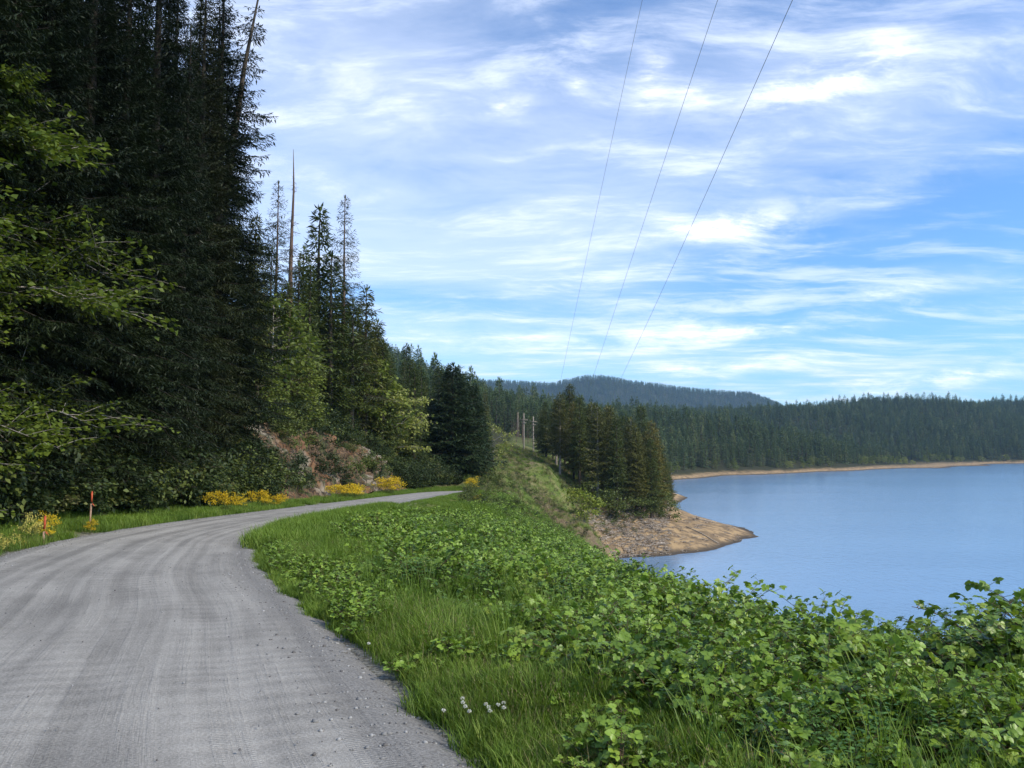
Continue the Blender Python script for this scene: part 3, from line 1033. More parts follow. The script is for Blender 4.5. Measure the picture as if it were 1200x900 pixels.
for o in objs:
    pxo, Y = to_px(o.location.x, o.location.y), o.location.y
    if Y < 95:
        o['label'] = ''
        o['group'] = 'firs above the rock cut'
    elif Y < 160:
        o['group'] = 'firs behind the road bend'
    else:
        o['group'] = 'small firs on the far left hillside'
for g_, w1, w2 in (('firs above the rock cut', 'green fir', 'on the slope right above the rock cut'), ('firs behind the road bend', 'fir', 'on the hillside behind the clump at the road bend'),
                   ('small firs on the far left hillside', 'small fir', 'along the falling skyline of the left hillside')):
    ordered([o for o in objs if o.get('group') == g_], w1, w2)

# --- dark broad conifers at the bend
bend = []
for i, (px, Y, top, wd) in enumerate([(505, 126, 462, 1.15), (529, 121, 426, 1.45), (553, 127, 450, 1.15), (492, 132, 476, 1.0), (564, 134, 476, .9)]):
    bend.append(by_px(T['young' if i % 2 else 'young2'], 'spruce_tree', px, Y, top, '', 'dark spruces at the road bend', wide=wd))
ordered(bend, 'dark broad conifer', 'in the clump where the road bends')

# --- grove on the point
GS = np.array([(625, 500), (632, 462), (655, 450), (672, 452), (690, 462), (705, 468), (735, 468), (750, 474), (763, 488), (776, 508), (786, 535), (792, 560)], float)
gpts = [(640, 232), (652, 222), (662, 236), (672, 214), (684, 226), (694, 208), (706, 220), (716, 204), (728, 214), (740, 206), (752, 214), (764, 208), (774, 216), (781, 222), (648, 246), (668, 250), (690, 245), (712, 240), (734, 236), (755, 232), (770, 236), (700, 196), (722, 194), (745, 197), (762, 199), (656, 208), (679, 203), (636, 250), (768, 228), (783, 232)]
objs = []
for i, (px, Y) in enumerate(gpts):
    top = np.interp(px, GS[:, 0], GS[:, 1]) + (i % 5) * 5 + random.uniform(-2, 14)
    Yl = Y - 14
    objs.append(by_px(grove[(i * 3) % 4], 'fir_tree', px, Yl, top, '', 'firs of the grove on the point', wide=random.uniform(.9, 1.2)))
ordered(objs, 'tall fir', 'in the grove on the wooded point')

# low trees and shrubs at the foot of the grove
shr = []
for k in range(3):
    a, b = broadleaf(500 + k, 2.2, 1.3, .13, 12, 7, 12, .1, .3, multi=4, thick=.014)
    shr.append(Tmpl('shrub', [('stems', a, M['bark']), ('foliage', b, M['shrub'])], 2.2))
a, b = broadleaf(510, 6, 2.6, .34, 16, 8, 12, .12, .3, multi=3, thick=.014)
T['lime'] = Tmpl('lime', [('stems', a, M['bark']), ('foliage', b, M['shrub_lime'])], 6)
by_px(T['lime'], 'lime_shrub', 685, 152, 568, 'bright yellow-green bush standing alone on the slope left of the wooded point', cat='bush')
a, b = broadleaf(520, 9, 3.4, .30, 20, 9, 14, .22, .4, thick=.016)
T['alder'] = Tmpl('alder', [('trunk', a, M['bark_pale']), ('crown', b, M['alder'])], 9)
a, b = broadleaf(521, 9, 3.2, .26, 20, 9, 14, .15, .4, thick=.014, multi=2)
T['alder_pale'] = Tmpl('alder_pale', [('trunk', a, M['bark_pale']), ('crown', b, M['alder_pale'])], 9)
a, b = broadleaf(522, 9, 3.4, .28, 22, 9, 13, .1, .4, thick=.014, multi=2)
T['alder2'] = Tmpl('alder2', [('trunk', a, M['bark']), ('crown', b, M['alder'])], 9)
for px, Y, top, tm, lab in [(457, 106, 443, 'alder_pale', 'pale yellow-green tree beside the dark conifers, at the far end of the rock cut'),
                            (474, 112, 500, 'alder_pale', 'smaller pale leafy tree low against the dark conifer clump'),
                            (428, 100, 425, 'alder', 'leafy green tree over the grey end of the rock cut'),
                            (345, 73, 405, 'alder2', 'leafy tree in the middle of the slope above the reddish rock'),
                            (318, 66, 355, 'alder', 'light green leafy tree at the right edge of the dark forest wall'),
                            (303, 59, 410, 'alder2', 'low leafy tree under the right edge of the dark forest wall'),
                            (385, 90, 440, 'alder', 'leafy tree whose branches reach over the top of the rock cut'),
                            (330, 74, 432, 'alder', 'rounded olive green leafy tree low on the slope left of the rock cut'),
                            (408, 97, 462, 'alder_pale', 'small pale leafy tree on top of the rock cut'),
                            (450, 106, 452, 'alder', 'green leafy tree just left of the pale yellow-green tree'),
                            (578, 140, 487, 'alder_pale', 'small pale blossoming tree at the right edge of the dark conifer clump')]:
    by_px(T[tm], 'leafy_tree', px, Y, top, lab, cat='tree', wide=1.05)

# maple reaching in from the left edge
a, b = broadleaf(540, 12, 5.4, .17, 34, 16, 46, .08, .8, lean=(.06, 0), thick=.009, droop=.30)
T['maple'] = Tmpl('maple', [('trunk', a, M['bark_pale']), ('crown', b, M['maple'])], 12)
place(T['maple'], 'maple_tree', -16.3, 20.4, 12.6, 'maple with yellow-green leaves reaching in over the verge at the left edge', 'tree', rz=.6)
place(T['maple'], 'maple_tree', -14.9, 17.6, 8.8, 'lower maple with drooping yellow-green sprays near the flowering bushes, far left', 'tree', rz=2.6)

# shoreline willow-like scrub on the point
objs = []
for px, Y, top in [(698, 178, 560), (716, 176, 572), (733, 178, 575), (752, 182, 580), (770, 188, 585), (783, 196, 578), (706, 186, 560), (742, 190, 572)]:
    objs.append(by_px(shr[len(objs) % 3], 'shore_shrub', px, Y, top, '', 'shrubs under the grove', cat='bush', wide=1.0, parts=False))
ordered(objs, 'grey-green bush', 'at the foot of the grove on the point')

# ------------------------------------------------------------------ scatter (stuff only)
def scatter(name, P, tm_meshes, scale, label=None, rz=None, tilt=.0, idx=None, kind='stuff', sz=None, cat=None):
    P = np.asarray(P, dtype=np.float32)
    n = len(P)
    me = bpy.data.meshes.new(name)
    me.vertices.add(n)
    me.vertices.foreach_set('co', P.ravel())
    rot = np.zeros((n, 3), np.float32)
    rot[:, 2] = rng.uniform(0, 6.283, n) if rz is None else rz
    rot[:, 0] = rng.normal(0, 1, n) * tilt
    rot[:, 1] = rng.normal(0, 1, n) * tilt
    scale = np.broadcast_to(np.asarray(scale, np.float32), (n,))
    scl = np.stack([scale, scale, scale * (1 if sz is None else sz)], 1).astype(np.float32)
    a = me.attributes.new('rot', 'FLOAT_VECTOR', 'POINT'); a.data.foreach_set('vector', rot.ravel())
    a = me.attributes.new('scl', 'FLOAT_VECTOR', 'POINT'); a.data.foreach_set('vector', scl.ravel())
    ii = rng.integers(0, len(tm_meshes), n) if idx is None else idx
    a = me.attributes.new('idx', 'INT', 'POINT'); a.data.foreach_set('value', ii.astype(np.int32))
    c = bpy.data.collections.new(name + '_kinds')
    for k, m in enumerate(tm_meshes):
        c.objects.link(bpy.data.objects.new(f'{name}_kind_{k:02d}', m))
    o = link(name, me, None, label, cat, None, kind)
    ng = bpy.data.node_groups.new(name, 'GeometryNodeTree')
    ng.interface.new_socket('Geometry', in_out='INPUT', socket_type='NodeSocketGeometry')
    ng.interface.new_socket('Geometry', in_out='OUTPUT', socket_type='NodeSocketGeometry')
    N, Lk = ng.nodes, ng.links
    gi, go = N.new('NodeGroupInput'), N.new('NodeGroupOutput')
    ip = N.new('GeometryNodeInstanceOnPoints')
    ci = N.new('GeometryNodeCollectionInfo')
    ci.inputs['Collection'].default_value = c
    ci.inputs['Separate Children'].default_value = True
    ci.inputs['Reset Children'].default_value = True

    def na(nm, t):
        q = N.new('GeometryNodeInputNamedAttribute'); q.data_type = t
        q.inputs['Name'].default_value = nm
        return q.outputs['Attribute']
    Lk.new(gi.outputs[0], ip.inputs['Points'])
    Lk.new(ci.outputs[0], ip.inputs['Instance'])
    ip.inputs['Pick Instance'].default_value = True
    Lk.new(na('idx', 'INT'), ip.inputs['Instance Index'])
    e = N.new('FunctionNodeEulerToRotation')
    Lk.new(na('rot', 'FLOAT_VECTOR'), e.inputs[0])
    Lk.new(e.outputs[0], ip.inputs['Rotation'])
    Lk.new(na('scl', 'FLOAT_VECTOR'), ip.inputs['Scale'])
    Lk.new(ip.outputs[0], go.inputs[0])
    md = o.modifiers.new('scatter', 'NODES')
    md.node_group = ng
    return o


# ---- far forests
farm = [merge([(a, M['bark']), (b, M['fir_far'])]) for a, b in fars]


def region(n, y0, y1, u0, u1, r=rng):
    Y = np.sqrt(r.uniform(y0 ** 2, y1 ** 2, n))
    X = r.uniform(u0, u1, n) * Y
    return X, Y


X, Y = region(27000, 330, 1850, -.30, .74)
Z = H(X, Y)
ok = (Z > WATER + 3.6 + 2.0 * vnoise(X * .03, Y * .03)) & ~((Y < 470) & (X / Y > -.03) & (X / Y < .05)) & ((X / Y < .22) | (Y > 500))
X, Y, Z = X[ok], Y[ok], Z[ok]
hh = rng.uniform(13, 23, len(X)) * (.8 + .35 * vnoise(X * .01, Y * .01, 4))
# the shore-front trees that show largest stand as objects of their own
front = np.argsort(Y + np.where(X / Y > .19, 0, 1e6))[:95]
mask = np.ones(len(X), bool); mask[front] = False
am0 = [merge(T[k]._raw) for k in ('alder', 'alder_pale')]
fi = rng.integers(0, 5, len(X))
clump = vnoise(X * .012, Y * .012, 15)
fi[(rng.random(len(X)) < .02 + .22 * smooth(.74, .86, clump))] = 5
fi[(rng.random(len(X)) < .06 * smooth(.7, .9, clump))] = 6
hh = hh * np.where(rng.random(len(X)) < .08, 1.35, 1) * np.where(fi > 4, 1.3, 1)
scatter('far_forest', np.stack([X, Y, Z - .4], 1)[mask], farm + am0, hh[mask] / 20, idx=fi[mask], label='dense conifer forest covering the hills across the lake', tilt=.02, sz=1.05)
fm = [Tmpl('far', [('trunk', a, M['bark']), ('crown', b, M['fir_far'])], 20) for a, b in fars[:3]]
ff = []
for i in front:
    o = place(fm[i % 3], 'fir_tree', X[i], Y[i], hh[i], '', 'conifer', 'conifers at the front of the far forest', z=Z[i] - .4, parts=False)
    ff.append(o)
ordered(ff, 'small conifer', 'in the front row of the forest across the lake')
X, Y = region(30000, 2600, 4500, -.28, .50)
Z = H(X, Y)
ok = Z > 20
scatter('mountain_forest', np.stack([X, Y, Z - 1], 1)[ok], farm, rng.uniform(.9, 1.5, ok.sum()), 'continuous forest cover on the distant blue mountain')

# pale deciduous patches on the far shore
am = [merge(T[k]._raw) for k in ('alder', 'alder_pale')]
X, Y = region(2600, 500, 1300, .18, .74)
Z = H(X, Y)
ok = (Z > WATER + 2.4) & (Z < WATER + 9) & (vnoise(X * .02, Y * .02, 8) > .45)
scatter('lakeside_scrub', np.stack([X, Y, Z - .3], 1)[ok], am, rng.uniform(.5, 1.1, ok.sum()), 'pale deciduous growth fringing the far shore')
X, Y = region(420, 340, 520, -.05, .05)
sg = snag(77, 14, 16, .4)
Z = H(X, Y)
scatter('bare_tree_stand', np.stack([X, Y, Z], 1)[:26], [sg.build('bare', [M['bark_snag']])], rng.uniform(.6, 1.0, 26), 'thin pale bare trunks behind the utility poles')

# ------------------------------------------------------------------ near vegetation templates
def leaflet(mb, p, d, up, L, W, var):
    """ovate folded leaflet with toothed rim"""
    s = np.cross(d, up); s /= np.linalg.norm(s) + 1e-9
    n = np.cross(s, d)
    rim = [(0, 0), (.16, .30), (.34, .46), (.50, .50), (.66, .42), (.84, .22), (1.0, 0)]
    mid = [p + d * L * t - n * (.10 * L * t * t) for t in (0, .34, .66, 1.0)]
    V = list(mid)
    for sg in (1, -1):
        for (t, w_) in rim[1:-1]:
            V.append(p + d * L * t + s * sg * W * w_ + n * (W * w_ * .28 - .10 * L * t * t))
    Tt = []
    for k, o in ((0, 4), (1, 9)):
        a = [[0, o, 1], [o, o + 1, 1], [1, o + 1, o + 2], [1, o + 2, 2], [2, o + 2, o + 3], [2, o + 3, o + 4], [2, o + 4, 3]]
        if k:
            a = [q[::-1] for q in a]
        Tt += a
    v = np.full(len(V), var); v[:4] = min(1, var + .25)
    mb.add(V, T=Tt, var=v)


def bramble(seed, h=.75, n=18, leaf=.063, mat='bramble'):
    r = np.random.default_rng(seed)
    st, lf = MB(), MB()
    for c in range(3):
        az = r.uniform(0, 6.28); L = h * r.uniform(.8, 1.35)
        t = np.linspace(0, 1, 8)
        reach = L * r.uniform(.35, .8)
        P = np.stack([np.cos(az) * reach * t ** 1.3, np.sin(az) * reach * t ** 1.3, L * (t - .32 * t ** 2.6)], 1)
        st.tube(P, .0045 * (1 - t * .6), 4)
        for k in range(n):
            f = .22 + .78 * (k + r.random()) / n
            b = np.array([np.interp(f, t, P[:, q]) for q in range(3)])
            a2 = r.uniform(0, 6.28)
            pd = norm(np.array([math.cos(a2), math.sin(a2), r.uniform(.1, .7)]))
            pl = leaf * r.uniform(.7, 1.5)
            tip = b + pd * pl
            st.tube([b, b + pd * pl * .6, tip], [.0018, .0015, .0012], 3)
            up_ = norm(np.array([0, 0, 1.0]) + r.normal(0, .42, 3))
            fd = norm(pd * [1, 1, .15] + r.normal(0, .15, 3))
            fd = norm(fd - up_ * (fd @ up_))
            sd = np.cross(up_, fd)
            lv = leaf * r.uniform(.6, 1.25) * (1.15 - .45 * f)
            va = float(np.clip(.25 + .5 * f + r.normal(0, .2), 0, 1))
            leaflet(lf, tip, fd, up_, lv * 1.15, lv, va)
            for sg in (1, -1):
                leaflet(lf, tip - fd * lv * .15, norm(fd * .35 + sd * sg), up_, lv * .95, lv * .8, va * .95)
                if r.random() < .35:
                    leaflet(lf, tip - fd * lv * .3, norm(-fd * .35 + sd * sg), up_, lv * .7, lv * .55, va * .9)
    return merge([(st, M['cane']), (lf, M[mat])])


def blades(seed, n, h, w_, spread, bend=.35, mat='grass', heads=0):
    r = np.random.default_rng(seed)
    mb, hd = MB(), MB()
    for i in range(n):
        az = r.uniform(0, 6.28); rr = spread * math.sqrt(r.random())
        p = np.array([math.cos(az) * rr, math.sin(az) * rr, 0])
        a2 = r.uniform(0, 6.28)
        o = np.array([math.cos(a2), math.sin(a2), 0]); s = np.array([-math.sin(a2 + r.normal(0, .5)), math.cos(a2), 0])
        hh_ = h * r.uniform(.5, 1.2); be = bend * hh_ * r.uniform(.2, 1.4)
        t = np.array([0, .35, .7, 1.0])
        c = p + o * (be * t ** 2)[:, None] + np.array([0, 0, 1.0]) * (hh_ * (t - .12 * t ** 3))[:, None]
        ww = w_ * np.array([1, .95, .6, .05]) * .5
        V = np.concatenate([c + s * ww[:, None], c - s * ww[:, None]])
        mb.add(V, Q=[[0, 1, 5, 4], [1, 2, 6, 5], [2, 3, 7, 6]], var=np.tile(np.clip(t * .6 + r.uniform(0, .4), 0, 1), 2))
        if i < heads:
            q = 6
            zz_ = c[-1] + np.array([0, 0, 1.0]) * np.linspace(-.06, .02, q)[:, None]
            hd.kites(zz_, norm(r.normal(0, .4, (q, 3)) + [0, 0, 1]), norm(r.normal(0, 1, (q, 3)) * [1, 1, .1]), .02, .006, .5)
    parts = [(mb, M[mat])]
    if heads:
        parts.append((hd, M['grass_dry']))
    return merge(parts)


def in_road(X, Y, pad=0.0):
    return road_dist(X, Y) < HW + pad


# grass: from the road edge outwards, thinning with distance from the camera
g_short = [blades(600 + k, 24, .13, .006, .09, .6) for k in range(3)]
g_mid = [blades(610 + k, 26, .27, .0065, .12, .55, heads=2) for k in range(3)]
g_big = [blades(620 + k, 34, .36, .014, .30, .5) for k in range(3)]
g_tall = [blades(630 + k, 60, .62, .008, .13, .45) for k in range(2)]


def strip(n, y0, y1, w0, w1):
    """points right of the road, w metres beyond its edge"""
    Y = rng.uniform(y0, y1, n)
    xr = np.interp(Y, RC[:195, 1], RC[:195, 0])
    return xr + rng.uniform(w0, w1, n), Y


pts, sc, ix = [], [], []


def addp(X, Y, s, k0, k1, sink=.01):
    ok = ~in_road(X, Y, .0)
    X, Y, s = X[ok], Y[ok], np.broadcast_to(s, (len(ok),))[ok]
    Z = H(X, Y)
    pts.append(np.stack([X, Y, Z - sink], 1)); sc.append(s); ix.append(rng.integers(k0, k1, len(X)))


rd = lambda n, a, b: rng.uniform(a, b, n)
# ragged short fringe by the road
X, Y = strip(9000, 2, 26, -.35, 1.0)
dd_ = road_dist(X, Y) - HW
keep = dd_ > .10 + .55 * (vnoise(X * 1.6, Y * 1.6, 5) - .35)
addp(X[keep], Y[keep], rd(keep.sum(), .6, 1.5), 0, 3)
X, Y = strip(19000, 2, 20, .35, 4.6)
tall_ = .45 + .95 * smooth(.25, .7, fbm(X * .9, Y * .9, 3, 21)) * smooth(0, 1.2, road_dist(X, Y) - HW)
addp(X, Y, rd(19000, .7, 1.25) * tall_, 3, 6)
X, Y = strip(2600, 2, 30, .5, 6)
addp(X, Y, rd(2600, .5, 1.0), 11, 12)
X, Y = strip(20000, 18, 46, .0, 8.5)
addp(X, Y, rd(20000, .7, 1.25) , 6, 9)
X, Y = strip(16000, 44, 108, .3, 12)
addp(X, Y, rd(16000, .8, 1.1) * (.5 + 1.1 * smooth(1.5, 5, road_dist(X, Y) - HW)), 6, 9)
X, Y = strip(220, 3, 18, 1.2, 5)
addp(X, Y, rd(220, .7, 1.1), 9, 11)
# left verge
Y = rng.uniform(12, 112, 12000)
X = np.interp(Y, LC[:, 1], LC[:, 0]) - .35 - rng.random(12000) ** 1.2 * 3.0
keep = vnoise(X * 1.1, Y * 1.1, 19) > .25
addp(X[keep], Y[keep], rd(keep.sum(), .3, .95), 6, 9)
for px_, Y_ in ((109, 24.4), (56, 19.2)):
    X = (px_ - 600) / F * Y_ * cp + rng.normal(0, .22, 40)
    addp(X, Y_ + rng.normal(-.1, .15, 40), rd(40, .9, 1.5), 3, 6)
P_ = np.concatenate(pts); S_ = np.concatenate(sc); I_ = np.concatenate(ix)
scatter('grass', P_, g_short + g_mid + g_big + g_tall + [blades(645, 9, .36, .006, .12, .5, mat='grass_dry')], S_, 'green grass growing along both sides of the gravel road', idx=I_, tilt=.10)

# brambles
bt = [bramble(700 + k) for k in range(6)]
bl = [bramble(710 + k, .30, 11, .045) for k in range(3)]


def weed(seed, h=.8):
    r = np.random.default_rng(seed)
    st, lf = MB(), MB()
    for c in range(4):
        x0, y0 = r.normal(0, .09, 2)
        L = h * r.uniform(.6, 1.15)
        t = np.linspace(0, 1, 7)
        P = np.stack([x0 + r.normal(0, .1) * t * t, y0 + r.normal(0, .1) * t * t, L * t], 1)
        st.tube(P, .004 * (1 - t * .7), 4)
        for k in range(11):
            f = .15 + .83 * k / 10
            b = np.array([np.interp(f, t, P[:, q]) for q in range(3)])
            a0 = k * 1.57 + r.normal(0, .2)
            for sg in (0, math.pi):
                d = norm(np.array([math.cos(a0 + sg), math.sin(a0 + sg), .35 - .5 * (1 - f)]))
                l_ = .10 * (1.15 - .75 * f) * r.uniform(.8, 1.2)
                leaflet(lf, b + d * .012, d, norm(np.array([0, 0, 1.0]) + r.normal(0, .15, 3)), l_, l_ * .5, float(np.clip(.2 + .6 * f + r.normal(0, .12), 0, 1)))
    return merge([(st, M['cane']), (lf, M['weed'])])


def dead_cane(seed):
    r = np.random.default_rng(seed)
    a = MB()
    for c in range(4):
        az = r.uniform(0, 6.28); L = r.uniform(.4, .75)
        t = np.linspace(0, 1, 7)
        P = np.stack([np.cos(az) * L * .7 * t, np.sin(az) * L * .7 * t, L * (t * 1.1 - .5 * t * t)], 1) + r.normal(0, .01, (7, 3))
        a.tube(P, .0045 * (1 - t * .6), 4)
        for q in range(4):
            b = P[2 + q]
            a.tube([b, b + r.normal(0, .12, 3)], [.002, .001], 3)
    return a.build('dead', [M['bark_snag']])


M['weed'] = foliage_mat('weed_leaves', (.04, .10, .022), (.12, .24, .06), None, 0.3)
M['bramble_dark'] = foliage_mat('old_bramble_leaves', (.022, .055, .012), (.09, .15, .03), (.16, .08, .03), 0.15, .38, .4)


def bram_mask(X, Y):
    xr = np.interp(Y, RC[:195, 1], RC[:195, 0])
    off = X - xr
    start = np.interp(Y, [0, 4, 8, 12, 20, 30, 50], [1.5, 1.4, 1.6, 1.9, 2.3, 3.2, 4.6]) + 2.2 * (vnoise(X * .8, Y * .8, 2) - .5) * 2
    return off > start


pts, sc, ix = [], [], []
X, Y = strip(11000, 1.2, 14, 1.6, 16)
k = bram_mask(X, Y); X, Y = X[k], Y[k]
gap = fbm(X * .8, Y * .8, 3, 33) > .335
X, Y = X[gap], Y[gap]
mound = .74 + .55 * smooth(.3, .65, fbm(X * .55, Y * .55, 2, 6)) + .10 * np.exp(-((X - 5.0) ** 2 / 6 + (Y - 7.6) ** 2 / 5))
k2 = np.hypot(X, Y) > 2.3
X, Y, mound = X[k2], Y[k2], mound[k2]
addp(X, Y, mound * rd(len(X), .8, 1.15), 0, 6, .03)
X, Y = strip(9500, 13, 48, 2.2, 20)
k = bram_mask(X, Y); X, Y = X[k], Y[k]
addp(X, Y, rd(len(X), .75, 1.25) * (.35 + 1.25 * fbm(X * .4, Y * .4, 3, 6)), 0, 6, .03)
X, Y = strip(8000, 2.5, 34, .40, 5)
k = vnoise(X * .9, Y * .9, 11) > .36
addp(X[k], Y[k], rd(k.sum(), .6, 1.1), 6, 9, .02)
X, Y = strip(5000, 46, 100, 4.5, 22)
addp(X, Y, rd(5000, .9, 1.7) * (.5 + .8 * fbm(X * .25, Y * .25, 3, 6)), 0, 6, .05)
extra = [bramble(720, .6, 16, .072, 'bramble_dark'), bramble(721, .5, 16, .045, 'bramble_dark'), weed(722), weed(723, .65), dead_cane(724), g_tall[0]]
ii_ = np.concatenate(ix)
mk = (ii_ < 6)
near_ = np.concatenate(pts)[:, 1] < 60
q_ = rng.random(len(ii_))
wn = vnoise(np.concatenate(pts)[:, 0] * .9, np.concatenate(pts)[:, 1] * .9, 41)
ii_ = np.where(mk & near_ & (q_ < .24), rng.integers(9, 11, len(ii_)), ii_)
ii_ = np.where(mk & near_ & (q_ > .24) & (q_ < .24 + .45 * smooth(.5, .8, wn)), rng.integers(11, 13, len(ii_)), ii_)
ii_ = np.where(mk & near_ & (q_ > .95), 13, ii_)
ii_ = np.where(mk & near_ & (q_ > .925) & (q_ < .95), 14, ii_)
ix = [ii_]
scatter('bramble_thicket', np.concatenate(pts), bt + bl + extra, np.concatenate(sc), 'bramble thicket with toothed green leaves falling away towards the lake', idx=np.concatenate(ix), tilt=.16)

# scrub on the slopes
sb = []
for k in range(3):
    a, b = broadleaf(730 + k, 1.3, .8, .10, 10, 6, 10, .08, .2, multi=4, thick=.012, wide=.5)
    sb.append(merge([(a, M['bark']), (b, M[('shrub', 'shrub_dark', 'shrub')[k]])]))
a, b = broadleaf(735, 1.1, .7, .09, 8, 5, 8, .08, .2, multi=4, thick=.012, wide=.3)
sb.append(merge([(a, M['bark_pale']), (b, M['grass_dry'])]))
pts, sc, ix = [], [], []
n = 7000
Y = np.sqrt(rng.uniform(60 ** 2, 330 ** 2, n)); X = rng.uniform(-.06, .16, n) * Y
Z = H(X, Y)
k = (Z > WATER + 3) & ~in_road(X, Y, .6) & (vnoise(X * .12, Y * .12, 4) + rng.random(n) * .5 > .62)
k &= ~((Y > 185) & (np.abs(X / Y - .02) < .05) & (rng.random(n) < .6))
addp(X[k], Y[k], rd(k.sum(), .25, .85) * np.where(Y[k] > 190, .8, 1), 0, 4, .05)
scatter('scrub', np.concatenate(pts), sb, np.concatenate(sc), 'low green and brown scrub covering the slope below the road', idx=np.concatenate(ix))
# meadow grass on the knoll
n = 14000
Y = np.sqrt(rng.uniform(95 ** 2, 330 ** 2, n)); X = rng.uniform(-.06, .13, n) * Y
Z = H(X, Y); k = (Z > WATER + 5) & ~in_road(X, Y, .2)
dryt = blades(640, 30, .45, .03, .45, mat='grass_dry')
scatter('meadow_grass', np.stack([X, Y, Z], 1)[k], g_big + [dryt], rng.uniform(1.0, 2.0, k.sum()), 'rough grass on the knoll below the utility poles', tilt=.1)

# forest undergrowth
pts, sc, ix = [], [], []
n = 8000
Y = rng.uniform(14, 128, n)
d = 2.0 + rng.random(n) ** 1.3 * 16
X = foot(Y) - d + .3
cutm = (Y > 50.5) & (Y < 98) & (d < 7.2 + 1.5 * vnoise(Y * .2, Y * 0, 3))
k = ~cutm | (rng.random(n) < .07)
addp(X[k], Y[k], rd(k.sum(), .6, 1.9), 0, 3, .05)
ub = []
for q in range(3):
    a, b = broadleaf(750 + q, 1.4, .9, .11, 12, 7, 12, .05, .4, multi=4, thick=.012, wide=.6)
    ub.append(merge([(a, M['bark']), (b, M['shrub_dark' if q < 2 else 'shrub'])]))
scatter('undergrowth', np.concatenate(pts), ub, np.concatenate(sc), 'dark leafy undergrowth under the forest and above the rock cut', idx=np.concatenate(ix))

# ------------------------------------------------------------------ broom bushes
def broom(seed, fm, dense=1.0):
    a, b = broadleaf(seed, 1.0, .75, .06, 18, 8, 10, .05, .1, multi=6, thick=.010, wide=.25)
    r = np.random.default_rng(seed)
    V = np.concatenate(b.V).reshape(-1, 4, 3)[:, 0]
    hi = V[V[:, 2] > .38]
    sel = hi[r.random(len(hi)) < .95 * dense]
    fl = MB()
    for q in range(2):
        P = sel + r.normal(0, .03, sel.shape)
        fl.kites(P, norm(r.normal(0, 1, P.shape) + [0, 0, .8]), norm(r.normal(0, 1, P.shape)), r.uniform(.04, .075, len(P)), .045, r.random(len(P)), mid=.5)
    return Tmpl('broom', [('foliage', merge_mb(a, b), M['broom_leaf']), ('blossom', fl, fm)], 1.0)


def merge_mb(a, b):
    m = MB()
    for s in (a, b):
        m.add(np.concatenate(s.V), T=np.concatenate(s.T) if s.T else None, Q=np.concatenate(s.Q) if s.Q else None, var=np.concatenate(s.A))
    return m


br1, br2, br3 = broom(800, M['yellow'], .7), broom(801, M['yellow'], .55), broom(802, M['yellow_pale'], .35)
for px, Y, h, wd, tm, lab in [(262, 37.0, .95, .9, br1, 'round yellow-flowering bush on the verge below the dark forest, left of the longer one'),
                              (283, 39.4, .75, .7, br2, 'small sparse yellow bush touching the round flowering one on the verge'),
                              (308, 42.8, .95, .8, br1, 'yellow-flowering bush sloping down to the road, left half of the pair before the rock cut'),
                              (324, 44.0, .75, 1.1, br1, 'low yellow-flowering bush at the road edge, right half of the pair before the rock cut'),
                              (400, 61, .95, 1.3, br1, 'bright yellow bush below the rock cut, left end of the longest flower bank'),
                              (416, 62, 1.15, 1.2, br1, 'bright yellow bush below the rock cut, middle of the longest flower bank'),
                              (431, 64, 1.0, 1.0, br2, 'yellow bush closing the right end of the longest flower bank'),
                              (462, 78, 1.5, 1.1, br2, 'greenish yellow bush under the pale rock end'),
                              (474, 80, 1.7, 1.0, br1, 'yellow bush nearest the road bend, left of the dark conifers'),
                              (10, 16.6, .46, .8, br3, 'pale yellow flowering bush at the far left edge beside the gravel'),
                              (28, 17.4, .48, .8, br3, 'pale yellow-flowered bush left of the nearer orange stake'),
                              (43, 19.6, .78, .6, br3, 'taller thin pale-flowered bush just behind and left of the nearer orange stake'),
                              (80, 20.4, .66, .55, br2, 'upright yellow-flowered bush right of the nearer orange stake'),
                              (87, 18.6, .3, .6, br3, 'low pale-flowered plant in front of the upright yellow bush'),
                              (143, 23.4, .42, .5, br2, 'tiny lone yellow flowering plant on the grass verge between the stakes and the round bush')]:
    x = min((px - 600) / F * Y * cp, np.interp(Y, LC[:, 1], LC[:, 0]) - .3 - .35 * wd * h)
    x = max(x, foot(Y) - .1)
    place(tm, 'broom_bush', x, Y, h * 1.08, lab, 'flowering bush', 'yellow flowering bushes by the road', wide=wd, sink=.04)
for px, py, Y, h, lab in [(552, 577, 92, 1.5, 'yellow-flowering bush on the lake side of the road near the bend'), (559, 584, 84, .9, 'smaller half-brown flowering bush just below the one near the bend')]:
    p = at(px, py, Y)
    place(br2, 'broom_bush', p[0], Y, h, lab, 'flowering bush', 'yellow flowering bushes by the road', wide=.9, sink=.05)

# individual roadside shrubs on the lake side
for px, Y, h, lab in [(548, 66, 1.9, 'grey-green bush on the lake-side bank, below the road bend'), (575, 74, 2.1, 'brownish bush on the slope right of the grassy bank'), (600, 84, 2.0, 'rounded bush in the middle of the scrubby slope'),
                      (585, 108, 3.0, 'tall bush at the right foot of the dark conifer clump'), (570, 104, 2.6, 'bush in front of the dark conifer clump by the road end')]:
    x = (px - 600) / F * Y * cp
    place(shr[int(px) % 3], 'roadside_bush', x, Y, h, lab, 'bush', wide=1.1)


